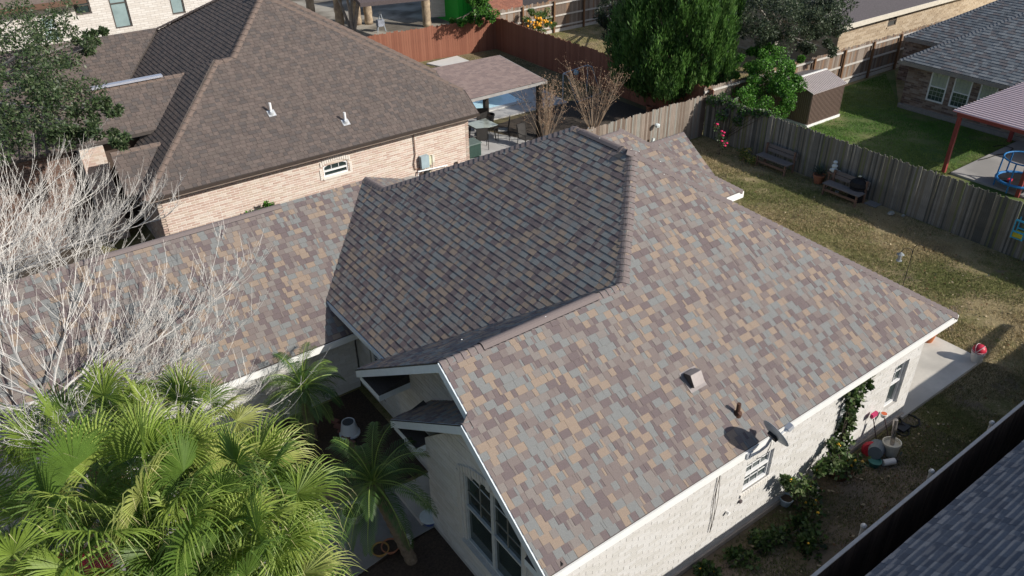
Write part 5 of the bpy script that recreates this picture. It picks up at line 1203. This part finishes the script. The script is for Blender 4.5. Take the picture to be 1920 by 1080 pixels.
# fallen leaves scattered over the yards
rg = np.random.default_rng(77); n = 2600; x = rg.uniform(10, 25.8, n); y = np.where(x < 17, rg.uniform(4.2, 6.2, n), rg.uniform(4.3, 21.5, n)); keep = ~((x > 15.8) & (x < 19.8) & (y > 6.1) & (y < 13.7)); keep &= (rg.random(n) < np.clip((x-14)/11, .25, 1))
P_ = np.stack([x, y, np.full(n, .03)], 1)[keep]; D3 = rg.normal(size=P_.shape)*np.array([1, 1, .15])
o = leaves('fallen_leaves', P_, D3, .075, [M('brown_litter', (.16, .09, .045), .9, .3), M('pale_litter', (.42, .34, .22), .9, .3)], rg, None, aspect=.6); tag(o, 'dry fallen leaves scattered over the lawn and side yard', 'leaves', None, 'stuff')

# ------------------------------------------------------------------ small things, each built at its own place
def rotm(ax, a): return Matrix.Rotation(a, 3, ax)
steel = M('grey_dish_metal', (.46, .49, .52), .45, .06, metal=.2); galv = M('galvanised_arm', (.5, .52, .55), .4, .06, metal=.3)
# satellite dish on the right eave: the reflector faces the sun side
fx = onY(1408, 838, Y0-.05).x
t = root('satellite_dish', V3(fx, Y0-.06, 2.62), 'grey satellite dish on a bent arm fixed to the right-hand fascia', 'satellite dish')
A0 = V3(fx, Y0-.08, 2.62); A1 = onY(1437, 836, Y0-.26); A2 = onY(1447, 820, Y0-.30)
mb = MB(); mb.box(A0+V3(0, .03, 0), (.16, .03, .14)); mb.tube([A0, A0.lerp(A1, .6)+V3(0, 0, -.03), A1, A2], .024, 8); mb.bar(A0+V3(.1, 0, .02), A0+V3(-.02, 0, -.05), .02); mb.build('arm', galv, t)
DN = (onY(1452, 815, A2.y)-CAM); 
nrm = (CR*.76+CU*.65+CW*.10).normalized(); e1 = nrm.cross(V3(0, 0, 1)).normalized(); e2 = e1.cross(nrm); RD = Matrix((e1, e2, nrm)).transposed()
mb = MB(); DC = A2+nrm*.10; prof = [(.001, -.055), (.12, -.048), (.22, -.03), (.31, 0), (.315, .004), (.31, .008), (.22, -.022), (.12, -.04), (.001, -.047)]
RE = RD @ Matrix.Diagonal((.93, 1.03, 1)); mb.lathe(DC, prof, 28, R=RE); mb.build('reflector', steel, t, smooth=True)
mb = MB(); mb.box(A2+nrm*.02, (.16, .16, .06), R=RD); mb.tube([A2, A2+nrm*.05], .04, 8); mb.build('mount', dark, t)
mb = MB(); F_ = onY(1480, 801, DC.y-.05); mb.tube([DC-e2*.2+nrm*.0, DC.lerp(F_, .5)-V3(0, 0, .05), F_], .014, 6); mb.box(F_+V3(0, 0, 0), (.10, .10, .13), R=RD); mb.tube([F_, F_-nrm*.1], .04, 10); mb.build('feed_arm', galv, t)
mb = MB(); mb.tube([A2, A2+V3(.02, 0, -.2), A1+V3(-.05, -.05, -.2), A0+V3(.15, -.03, -.12)], .006, 5); mb.build('cable', dark, t)

# weathered benches
bw_ = [M('bench_grey', (.17, .15, .14), .85, .2, 8, stretch=(1, 8, 8)), M('bench_brown', (.20, .125, .09), .85, .2, 8, stretch=(1, 8, 8))]
def bench(P, rz, lab):
    t = root('wooden_bench', P, lab, 'bench', 'wooden benches along the picket fence', rz)
    for i in range(3): mb = MB(); mb.box((0, -.26+.15*i, .44), (1.5, .14, .035)); mb.build('seat_plank', bw_[0], t, local=True)
    for i in range(2): mb = MB(); mb.box((0, .25+.03*i, .60+.16*i), (1.5, .03, .14), R=rotm('X', -.15)); mb.build('back_plank', bw_[0], t, local=True)
    for sx in (-.66, .66):
        for sy, h in ((-.28, .42), (.22, .86)): mb = MB(); mb.bar((sx*1.02, sy*1.1, 0), (sx, sy, h), .08, .05); mb.build('leg', bw_[1], t, local=True)
    mb = MB(); mb.bar((-.68, -.29, .22), (.68, -.29, .22), .03, .09); mb.build('stretcher', bw_[1], t, local=True)
    return t
bench(V3(25.55, 17.55, 0), -math.pi/2, 'weathered empty bench left of the agave')
bench(V3(25.35, 14.3, 0), -math.pi/2, 'weathered bench right of the agave, with a black-covered grill behind it')
wp = M('white_ceramic', (.62, .68, .68), .4, .08)
GP = V3(25.72, 15.05, 0)
mb = MB(); mb.box((0, 0, .62), (.32, 1.4, .04)); [mb.box((x, y, .31), (.05, .05, .6)) for x in (-.12, .12) for y in (-.62, .62)]
single(mb, 'plank_shelf', bw_[1], (25.78, 14.6, 0), 'narrow brown plank shelf between the bench and the fence', 'shelf')
mb = MB(); [mb.sphere((0, 0, z), r, 12, (1, 1, .8)) for z, r in ((.09, .13), (.25, .11), (.40, .085))]; mb.sphere((.03, -.2, .06), .07, 8); mb.sphere((.0, .12, .06), .06, 8)
single(mb, 'garden_statue', wp, (25.78, 15.15, .64), 'small white stacked garden figure standing on the plank shelf', 'statue', smooth=True)
mb = MB(); mb.lathe((0, 0, 0), [(.30, 0), (.32, .45), (.30, .52), (.34, .60), (.30, .74), (.18, .83), (.05, .86), (.045, .92), (.001, .93)], 10)
single(mb, 'covered_grill', M('black_cover', (.012, .012, .014), .6, .2, 6, .5, 10), (25.62, 13.95, 0), 'round grill under a black cover standing at the picket fence', 'grill', smooth=False)
mb = MB(); mb.box((0, 0, 0), (.11, .08, .02)); single(mb, 'sponge', M('cream_block', (.7, .66, .5), .8), (25.60, 13.98, .935), 'small cream block lying on top of the black grill cover', 'block')
def pot(q, r, h, mat, lab, name='flower_pot', fill=True, z=0.0, cat='pot', group=None, tilt=None, P=None, rim=None):
    P = P or at(q[0], q[1], z); t = root(name, P, lab, cat, group); R = tilt or Matrix.Identity(3)
    mb = MB(); mb.lathe((0, 0, 0), [(r*.72, 0), (r, h*.85), (r*1.08, h*.86), (r*1.08, h), (r*.95, h), (r*.9, h*.8)], 18, R=R); mb.build('wall', mat, t, local=True, smooth=False)
    if fill: mb = MB(); mb.lathe((0, 0, 0), [(r*.94, h*.82), (.001, h*.84)], 14, R=R); mb.build('soil', soil, t, local=True)
    if rim: mb = MB(); mb.lathe((0, 0, 0), [(r*1.09, h*.84), (r*1.10, h*1.0), (r*.97, h*1.01)], 18, R=R); mb.build('rim', rim, t, local=True)
    return t
for i, (q, s_, m, lab) in enumerate((((1568, 364), .10, wp, 'tiny white cone-shaped pot on the grass before the right bench'), ((1577, 360), .10, terra, 'tiny orange pot on the grass left under the right bench'), ((1592, 367), .09, terra, 'tiny orange pot under the middle of the right bench'), ((1604, 371), .09, wp, 'tiny white round dish below the right end of the bench'))):
    pot(q, s_*.6, s_*1.1, m, lab, name='small_pot')
mb = MB(); mb.box((0, 0, .02), (.45, .45, .04)); single(mb, 'paving_stone', conc_old, at(1637, 383), 'grey square paving stone on the grass right of the benches', 'paver')
for i, (q, s_, lab) in enumerate((((1670, 403), .16, 'pale chunk of rubble on the lawn, left of two'), ((1693, 406), .09, 'pale chunk of rubble on the lawn, smaller right one of two'))):
    mb = MB(); mb.sphere((0, 0, s_*.4), s_, 7, (1.1, .7, .5)); single(mb, 'rubble', M('rubble_grey', (.34, .34, .30), .9, .2), at(*q), lab, 'stone')

# toddler swing on the fence at the right edge
P = onX(1912, 440, 25.75); sb_ = M('sky_blue_plastic', (.06, .42, .62), .4, .05); t = root('toddler_swing', V3(25.72, P.y, P.z-.1), 'turquoise toddler swing seat with yellow inside hanging at the right edge of the fence', 'swing')
b0 = Vector(t.location); mb = MB(); mb.prism([b0+V3(-.15, -.17, 0), b0+V3(.15, -.17, 0), b0+V3(.15, .17, 0), b0+V3(-.15, .17, 0)], (0, 0, .03)); mb.bar(b0+V3(-.16, -.17, .24), b0+V3(-.16, .17, .24), .04); mb.bar(b0+V3(.16, -.17, .24), b0+V3(.16, .17, .24), .04)
for sx in (-.16, .16):
    for sy in (-.17, .17): mb.bar(b0+V3(sx, sy, 0), b0+V3(sx, sy, .62), .03)
mb.bar(b0+V3(-.16, -.17, .62), b0+V3(-.16, .17, .62), .05); mb.build('seat', sb_, t)
mb = MB(); mb.prism([b0+V3(-.14, -.15, .04), b0+V3(.14, -.15, .04), b0+V3(.14, .15, .04), b0+V3(-.14, .15, .04)], (0, 0, .14)); mb.build('seat_liner', M('yellow_plastic', (.55, .50, .05), .4), t)

# shepherd's crook with feeder
P = at(1690, 545); t = root('shepherd_crook', P, 'thin black double-hooked garden stake on the lawn beyond the roof edge', 'garden stake')
mb = MB(); top = P+V3(0, 0, 1.45); mb.tube([P, top], .010, 5); e = Vector((.63, -.78, 0))
for sg in (1, -1): mb.tube([top+V3(0, 0, -.15*(sg < 0))]+[top+V3(0, 0, -.15*(sg < 0))+e*sg*(.15-.15*math.cos(a))+V3(0, 0, .16*math.sin(a)) for a in (.5, 1, 1.6, 2.2, 2.8, 3.3)], .009, 5)
mb.build('stake', dark, t)
fpnt = top+e*-.30+V3(0, 0, -.45); mb = MB(); mb.lathe(fpnt, [(.08, 0), (.09, .02), (.05, .03), (.05, .2), (.11, .22), (.01, .30)], 10); single_ = mb
o = mb.build('bird_feeder', M('feeder_glass', (.25, .27, .28), .2)); tag(o, 'small grey bird feeder hanging from the black garden stake', 'bird feeder')

# bucket with red ball at the slab corner, orange pot under the eave
whp = M('white_plastic', (.72, .71, .68), .45, .05); redp = M('red_rubber', (.50, .03, .06), .4, .2, 5)
BP = at(1829, 676, .1); pot(None, .16, .30, whp, 'white plastic bucket holding a red ball on the slab corner', name='bucket', P=BP, cat='bucket', fill=False)
mb = MB(); mb.sphere((0, 0, 0), .17, 16); o = single(mb, 'ball', redp, BP+V3(0, 0, .34), 'red and dark patterned ball resting in the white bucket', 'ball', smooth=True)
mb = MB(); 
for k_ in range(3): mb.tube([Vector((.172*math.cos(a), .172*math.sin(a)*math.cos(k_*1.05), .172*math.sin(a)*math.sin(k_*1.05))) for a in [i*.3 for i in range(22)]], .008, 4)
b2_ = mb.build('seam', M('pale_seam', (.6, .5, .5), .5)); b2_.parent = o
pot((1738, 638), .19, .34, M('orange_terracotta', (.45, .15, .06), .8, .1), 'orange terracotta pot on the slab under the roof corner', z=.1)

# tools and buckets at the wall
TB = at(1643, 858); t = root('grey_tub', TB, 'grey rubber tub tipped on its side against the foot of the wall', 'tub')
Rt = Matrix.Rotation(-1.2, 3, 'Z') @ rotm('X', 1.25); mb = MB(); mb.lathe(TB+V3(0, .05, .2), [(.15, .22), (.19, -.16), (.2, -.17), (.19, -.15), (.14, .2)], 18, R=Rt); mb.build('wall', M('slate_rubber', (.12, .145, .165), .6), t)
Rb_ = Rt; mb = MB(); mb.lathe(TB+V3(-.14, .1, .17), [(.205, -.16), (.21, -.11), (.16, -.07)], 18, R=Rb_); o = mb.build('red_basin', M('red_plastic', (.45, .03, .05), .4)); tag(o, 'red plastic basin wedged behind the tipped grey tub', 'basin')
CB = at(1669, 852); pot(None, .19, .36, M('cream_plastic', (.60, .57, .48), .5, .08), 'cream bucket with a printed badge holding a length of metal duct', name='bucket', P=CB, cat='bucket', fill=False, tilt=rotm('X', -.12))
mb = MB(); mb.lathe((0, 0, 0), [(.055, 0), (.001, .006)], 10, R=rotm('X', 1.45)); o = single(mb, 'badge', M('badge_grey', (.12, .15, .14), .6), CB+V3(.03, -.205, .17), 'round dark printed badge on the front of the cream bucket', 'badge')
mb = MB(); mb.tube([(0, 0, .05), (.02, .12, .95)], .05, 12); single(mb, 'metal_duct', M('shiny_duct', (.45, .42, .40), .25, .2, 14, metal=.8), CB, 'shiny metal duct pipe standing in the cream bucket', 'pipe')
WB = at(1664, 872); mb = MB(); mb.tube([(-.12, .06, .09), (.14, -.06, .09)], .075, 14); mb.tube([(.14, -.06, .09), (.19, -.085, .09)], [.06, .055], 12, 1)
single(mb, 'jug', [whp, dark], WB, 'white plastic jug with black cap lying beside the grey tub', 'jug')
pot((1638, 873), .135, .16, M('teal_plastic', (.06, .19, .17), .5), 'small teal pail lying open in front of the grey tub', name='pail', cat='pail', fill=False)
mb = MB(); Wp = V3(14.75, 6.30, 0)
B_ = at(1645, 840); tp = onY(1637, 781, 6.22); t = root('broom', B_, 'broom with a magenta head leaning upside down on the white wall', 'broom'); mb = MB(); mb.tube([B_, tp], .012, 6); mb.build('handle', M('dark_handle', (.08, .05, .05), .5), t)
mb = MB(); mb.box(tp+V3(0, -.01, .06), (.20, .07, .10)); mb.build('head', M('magenta_bristle', (.45, .04, .12), .8), t)
mb = MB(); mb.box(tp+V3(0, -.01, .0), (.18, .05, .05)); mb.build('head_block', whp, t)
B2 = at(1668, 830); tp2 = onY(1657, 778, 6.22); t = root('mop', B2, 'mop with white and orange head leaning on the wall right of the broom', 'mop'); mb = MB(); mb.tube([B2, tp2], .012, 6); mb.build('handle', MATS['dark_handle'], t)
mb = MB(); mb.lathe(tp2, [(.05, -.06), (.085, .04), (.08, .045), (.001, .02)], 14); mb.build('head', whp, t); mb = MB(); mb.lathe(tp2, [(.066, .047), (.001, .05)], 12); mb.build('head_disc', M('orange_disc', (.5, .12, .05), .6), t)
mb = MB(); mb.lathe((0, 0, 0), [(.16, 0), (.19, .08), (.175, .08), (.14, .02)], 12, R=rotm('X', .3)); mb.box((.1, .0, .05), (.3, .2, .05)); single(mb, 'black_tray', dark, at(1688, 808), 'black plastic tray lying on the grass beside the duct', 'tray')
mb = MB(); mb.tube([Vector((.22*math.cos(a*.7)*(1+.1*math.sin(a*3)), .22*math.sin(a*.7), .03+.01*(a % 3))) for a in range(30)], .018, 6); single(mb, 'hose', M('black_hose', (.02, .02, .02), .6), at(1705, 790), 'coil of black hose on the grass near the slab', 'hose')
pot((1572, 893), .24, .22, M('wicker_brown', (.16, .085, .05), .9, .25, 20), 'wide brown basket planter under the sprawling shrub', name='basket', cat='basket')
mb = MB(); mb.box((0, 0, .12), (.3, .18, .03)); mb.box((0, 0, .06), (.26, .14, .1)); single(mb, 'concrete_block', conc, at(1525, 928), 'pale concrete block on the ground between the wall shrubs', 'block', rz=.5)
pot((1472, 945), .14, .2, M('pale_blue_pot', (.42, .50, .56), .5), 'pale blue pot half hidden by the leaves at the wall foot')
mb = MB(); mb.tube([(0, 0, 0), (0, -.06, 0)], [.03, .04], 10); single(mb, 'wall_tap', white, onY(1363, 960, 6.30), 'small white fitting on the painted wall below the cables', 'fitting')
mb = MB(); mb.box((0, 0, 0), (.06, .06, .06)); single(mb, 'wall_socket', M('dark_fitting', (.12, .1, .1)), onY(1388, 940, 6.30), 'small dark fitting under the near window sill', 'fitting')

# courtyard pots
mb = MB(); mb.lathe((0, 0, 0), [(.25, 0), (.25, .03), (.22, .06), (.16, .36), (.15, .365), (.13, .35), (.001, .35)], 20); o_ = single(mb, 'flower_pot', M('white_glazed', (.60, .64, .68), .4, .04), at(656, 812, .01), 'white tapered pot standing upturned in the planting bed', 'pot')
mb = MB(); mb.lathe((0, 0, .352), [(.135, .002), (.001, .004)], 18); d_ = mb.build('base_disc', M('dark_disc', (.08, .09, .10), .7)); d_.parent = o_
pot((806, 978), .19, .17, M('blue_glaze', (.05, .09, .30), .3), 'dark planted bowl with a blue and white rim beside the entrance wall', rim=wp, z=.03)
pot((665, 972), .24, .26, M('cream_pot', (.45, .42, .38), .7, .08), 'large cream pot in the shade of the leaning feather palm', z=.03)
pot((714, 1036), .17, .12, M('ochre_clay', (.38, .22, .07), .8), 'ochre clay bowl, left of two at the palm foot', z=.03); pot((733, 1030), .18, .12, terra, 'orange clay bowl, right of two at the palm foot', z=.03)
mb = MB(); mb.lathe((0, 0, 0), [(.06, 0), (.085, .05), (.08, .15), (.06, .18), (.075, .2), (.07, .27), (.03, .31), (.001, .32)], 14); mb.sphere((-.05, -.05, .25), .016, 6, mi=1); mb.sphere((-.07, .0, .25), .016, 6, mi=1)
single(mb, 'owl_figure', [M('white_figure', (.68, .68, .65), .5), dark], at(765, 1022, .03), 'small white owl figure on the walkway edge', 'figurine', smooth=True)
pv = M('red_paver', (.20, .10, .085), .9, .2, 10)
ORD = ['closest to the upturned white pot', 'second from the white pot', 'third from the white pot', 'fourth from the white pot', 'middle of the row of nine', 'fourth from the near end', 'third from the near end', 'second from the near end', 'nearest the shaded feather palm']
for i in range(9):
    P = at(628+i*7.5, 792+i*10); mb = MB(); mb.box((0, 0, .04), (.22, .12, .08)); single(mb, 'edging_brick', pv, P, 'dull red edging brick in the courtyard bed, '+ORD[i], 'brick', 'edging bricks in the courtyard bed', rz=-1.1+.1*math.sin(i*3))

# car behind the palms
t = root('parked_car', (-2.6, 15.0-2.9, 0), 'red car mostly hidden behind the palms at the left edge', 'car'); cb = Vector(t.location)
cp = M('red_car_paint', (.42, .015, .02), .2, .04, spec=.6); prof = [(-2.2, .35), (-2.25, .75), (-1.9, .95), (-1.1, 1.0), (-.6, 1.42), (.9, 1.45), (1.6, 1.05), (2.2, .95), (2.25, .4)]
mb = MB(); mb.prism([cb+V3(x, -.85, z) for x, z in prof], (0, 1.7, 0)); mb.build('body', cp, t)
mb = MB(); mb.prism([cb+V3(x, -.86, z) for x, z in [(-.95, 1.03), (-.55, 1.36), (.85, 1.39), (1.4, 1.05)]], (0, 1.72, 0)); mb.build('window', glassd, t)
for sx in (-1.4, 1.4):
    for sy in (-.86, .86): mb = MB(); mb.tube([cb+V3(sx, sy-.1, .33), cb+V3(sx, sy+.1, .33)], .33, 18); w_ = mb.build('wheel', dark, t); mb = MB(); mb.tube([cb+V3(sx, sy-.11, .33), cb+V3(sx, sy+.11, .33)], .2, 14); mb.build('rim', galv, w_)

# patio furniture of the neighbour
bkm = M('black_metal', (.015, .015, .016), .4); sling = M('dark_sling', (.045, .042, .04), .8)
TQ = at(905, 262, .05); t = root('patio_table', TQ, 'square glass-topped patio table with four dark chairs round it', 'table')
mb = MB(); mb.box(TQ+V3(0, 0, .71), (1.0, 1.0, .015)); mb.build('table_top', M('frosted_glass', (.42, .47, .44), .12, .08, spec=.6), t)
mb = MB(); [mb.bar(TQ+V3(a, -.5, .69), TQ+V3(a, .5, .69), .03) for a in (-.5, .5)]; [mb.bar(TQ+V3(-.5, a, .69), TQ+V3(.5, a, .69), .03) for a in (-.5, .5)]; mb.build('frame', bkm, t)
for sx in (-.42, .42):
    for sy in (-.42, .42): mb = MB(); mb.bar(TQ+V3(sx, sy, .0), TQ+V3(sx*.85, sy*.85, .69), .035); mb.build('leg', bkm, t)
def pchair(P, rz, lab, group='dark sling chairs round the glass table', cushion=True):
    t = root('patio_chair', P, lab, 'chair', group, rz)
    mb = MB(); mb.box((0, 0, .42), (.46, .44, .03)); mb.build('seat', sling, t, local=True)
    mb = MB(); mb.box((0, .25, .72), (.46, .03, .56), R=rotm('X', -.18)); mb.build('backrest', sling, t, local=True)
    for sx in (-.25, .25):
        mb = MB(); mb.tube([(sx, -.22, 0), (sx, -.22, .62), (sx, .2, .64)], .014, 6); mb.build('arm', bkm, t, local=True)
        mb = MB(); mb.tube([(sx, .28, 0), (sx, .22, .42), (sx, .31, 1.0)], .014, 6); mb.build('leg', bkm, t, local=True)
    if cushion: mb = MB(); mb.box((0, -.01, .45), (.42, .40, .03)); mb.build('cushion', M('striped_cushion', (.5, .5, .47), .8, .3, 18), t, local=True)
    return t
for dx, dy, rz, lab, cu in ((-.72, .35, .9, 'dark sling patio chair, back left of the glass table', False), (.55, .75, -.5, 'dark sling patio chair, behind the glass table on the right', False), (-.55, -.75, 2.7, 'dark sling patio chair with pale cushion, front left of the glass table', True), (.75, -.5, -2.2, 'dark sling patio chair with pale cushion, front right of the glass table', True)):
    pchair(TQ+V3(dx, dy, 0), rz, lab, cushion=cu)
pchair(at(986, 276), 1.2-math.pi/2+.5, 'lone black armchair on the dirt beyond the roof ridge', group='black armchairs', cushion=False)
pot((912, 229), .26, .5, dark, 'tall black planter at the foot of the dark patio post', P=at(912, 229, .05)+V3(-.1, -.35, 0))
# steel frame swing
SF = [at(1055, 195), at(1100, 178)]; t = root('swing_frame', SF[0], 'pale blue-grey steel tube frame between the two crape myrtles', 'frame'); fm_ = M('pale_tube', (.42, .47, .52), .4, .05, metal=.3)
a0, a1 = SF[0], SF[1]; H_ = 1.5; mb = MB(); mb.tube([a0, a0+V3(0, 0, H_), a1+V3(0, 0, H_), a1], .03, 8); mb.build('frame', fm_, t)
nb_ = V3(.55, -.45, 0); mb = MB(); mb.tube([a0+V3(0, 0, H_), a0+nb_*.3+V3(0, 0, H_-.1), a0+nb_*.6+V3(0, 0, .8), a0+nb_+V3(0, 0, .1), a1+nb_+V3(0, 0, .1), a1+nb_*.6+V3(0, 0, .8), a1+nb_*.3+V3(0, 0, H_-.1), a1+V3(0, 0, H_)], .025, 7); mb.build('hoop', fm_, t)
mb = MB(); mb.sphere((0, 0, 0), .13, 12); single(mb, 'ball', M('pale_blue_ball', (.35, .5, .58), .5), a0.lerp(a1, .5)+V3(.05, .02, 1.32), 'pale blue ball caught in the top of the steel frame', 'ball', smooth=True)
mb = MB(); mb.sphere((0, 0, 0), .55, 20, (1, 1, .8)); P = at(728, 107, .44); single(mb, 'beach_ball', M('sky_blue_vinyl', (.08, .42, .70), .35, .05), P, 'big sky-blue inflatable seen just over the brown roof hip', 'inflatable', smooth=True)
pot((1217, 208), .16, .26, terra, 'terracotta pot on the dark soil below the evergreen'); pot((1119, 48), .32, .4, dark, 'large black nursery pot beside the grey plank fence', P=V3(35.2, 38.5, 0))
mb = MB(); mb.lathe((0, 0, 0), [(.1, 0), (.12, .1), (.06, .14)], 8); P = onY(1232, 238, 21.6); single(mb, 'white_ornament', wp, P, 'crumpled white ornament hung high on the brown picket fence', 'ornament')
mb = MB(); mb.box((0, 0, 0), (.1, .08, .22), R=rotm('Y', .3)); P = onY(1224, 264, 21.6); single(mb, 'white_ornament', wp, P, 'small white box hung low on the brown picket fence', 'ornament')

# meters and air conditioner at the pink brick wall
t = root('electric_meter', V3(13.5, 24.78, .9), 'grey-blue electric meter box on the pink brick wall with curved conduit', 'meter box'); b0 = onY(794, 302, 24.8)
mb = MB(); mb.box((b0.x, 24.74, b0.z), (.34, .18, .48)); mb.build('box', M('meter_grey', (.33, .42, .46), .5), t); mb = MB(); mb.tube([V3(b0.x-.33, 24.8, 2.4), V3(b0.x-.33, 24.8, b0.z+.35), V3(b0.x-.42, 24.8, b0.z), V3(b0.x-.38, 24.8, b0.z-.25), V3(b0.x-.15, 24.8, b0.z-.22)], .022, 6); mb.build('conduit', M('brown_conduit', (.20, .12, .09), .6), t)
for k_, (q, sz, c, lab) in enumerate((((804, 301), (.18, .10, .34), (.62, .62, .45), 'cream junction box right of the grey meter box'), ((812, 297), (.10, .08, .3), (.66, .64, .56), 'narrow pale junction box, rightmost on the pink brick wall'))):
    P = onY(*q, 24.77); mb = MB(); mb.box((0, 0, 0), sz); mb.tube([(-.03, 0, -.1), (-.03, 0, -.5)], .015, 5); mb.tube([(.03, 0, -.1), (.05, 0, -.55)], .012, 5); single(mb, 'junction_box', M('box_%s' % ('cream', 'pale')[k_], c, .5), P, lab, 'junction box')
mb = MB(); pts = [onY(784, 330, 24.75), onY(784, 322, 24.75), onY(838, 310, 24.75), onY(838, 318, 24.75)]; o_ = pts[0].copy(); mb.tube([p-o_ for p in pts], .03, 8); single(mb, 'white_pipe', whitetrim, o_, 'white plastic pipe loop along the foot of the pink brick wall', 'pipe')
P = onY(800, 325, 24.6); mb = MB(); mb.sphere((0, 0, 0), .15, 9, (1, .8, .8)); mb.tube([(0, 0, 0), (.15, -.05, .12)], .03, 6); single(mb, 'pump', dark, P, 'black pool pump beside the white pipes', 'pump')
P = at(752, 340, .3); acx = 12.7; t = root('air_conditioner', V3(acx, 24.0, 0), 'grey air-conditioning unit with round dark fan behind the roof ridge', 'air conditioner'); mb = MB(); mb.lathe(V3(acx, 24.0, 0), [(.40, 0), (.40, .78), (.36, .8), (.33, .8)], 20); mb.build('casing', M('ac_grey', (.36, .35, .33), .6), t); mb = MB(); mb.lathe(V3(acx, 24.0, 0), [(.33, .79), (.05, .76), (.001, .78)], 18); mb.build('fan', dark, t)
mb = MB(); mb.tube([(0, 0, 0), (0, -.04, -.1)], .05, 8); single(mb, 'wall_lamp', M('lamp_bronze', (.06, .04, .03), .4), onY(856, 303, 24.78), 'small bronze wall lamp near the end of the pink brick wall', 'lamp')
t = root('outdoor_box', at(880, 300), 'dark green box on the neighbour patio at the end of the brick wall', 'box'); b0 = Vector(t.location); mb = MB(); mb.box(b0+V3(.2, .3, .3), (.8, .6, .6)); mb.build('body', M('dark_green_box', (.03, .06, .05), .5), t); mb = MB(); mb.box(b0+V3(.2, .3, .62), (.86, .66, .05)); mb.build('lid', M('grey_green_lid', (.13, .17, .16), .5), t)

# trampoline at the right edge
blu = M('blue_pad', (.03, .17, .42), .5, .08); P = at(1905, 352, .08); t = root('trampoline', P, 'small round blue trampoline with enclosure ring on the awning slab', 'trampoline')
for z, r_, m_, nm in ((.32, .75, blu, 'pad_ring'), (1.15, .72, blu, 'enclosure_ring')):
    mb = MB(); mb.tube([P+V3(r_*math.cos(a*.2618), r_*math.sin(a*.2618), z) for a in range(25)], .055 if z < 1 else .03, 8, cap=False); mb.build(nm, m_, t)
mb = MB(); mb.lathe(P, [(.72, .31), (.001, .30)], 20); mb.build('mat', dark, t)
for i in range(6):
    a = i*math.pi/3; mb = MB(); mb.tube([P+V3(.75*math.cos(a), .75*math.sin(a), 0), P+V3(.75*math.cos(a), .75*math.sin(a), .3), P+V3(.72*math.cos(a), .72*math.sin(a), 1.15)], .028, 6); mb.build('pole', blu, t)
mb = MB(); mb.box((0, 0, 0), (.18, .12, .08)); single(mb, 'toy', redp, P+V3(-.4, .15, .38), 'small red toy lying on the trampoline mat', 'toy')
mb = MB(); pts = [at(1835, 300, .1), at(1850, 297, .1), at(1870, 290, .1), at(1888, 288, .1), at(1900, 278, .1), at(1880, 272, .1), at(1862, 275, .1)]; o_ = pts[0].copy(); mb.tube([p-o_ for p in pts], .018, 5); single(mb, 'hose', MATS['black_hose'], o_, 'dark hose lying in a loose curve on the awning slab', 'hose')
# kettle barrel & chair under porch
P = at(716, 60); mb = MB(); mb.bar((-.3, 0, 0), (0, 0, 1.3), .04); mb.bar((.3, 0, 0), (0, 0, 1.3), .04); mb.bar((-.1, .5, 0), (0, 0, 1.3), .04); mb.box((0, .1, .55), (.45, .3, .4), mi=1); single(mb, 'porch_swing', [MATS['pale_tube'], M('patterned_cloth', (.25, .27, .32), .8, .5, 14)], P, 'small hanging swing seat with patterned cloth under the porch', 'swing')
P = at(618, 20); mb = MB(); mb.box((0, 0, 0), (.05, .05, 3.2)); single(mb, 'white_pole', white, at(589, 20)+V3(0, 0, 1.6), 'thin white pole rising behind the brown roof', 'pole')
mb = MB(); mb.lathe((0, 0, 0), [(.2, 0), (.22, .5), (.18, .55)], 12); single(mb, 'blue_barrel', M('blue_barrel', (.03, .10, .35), .5), at(1405, 205), 'blue container half hidden by the citrus tree', 'container')
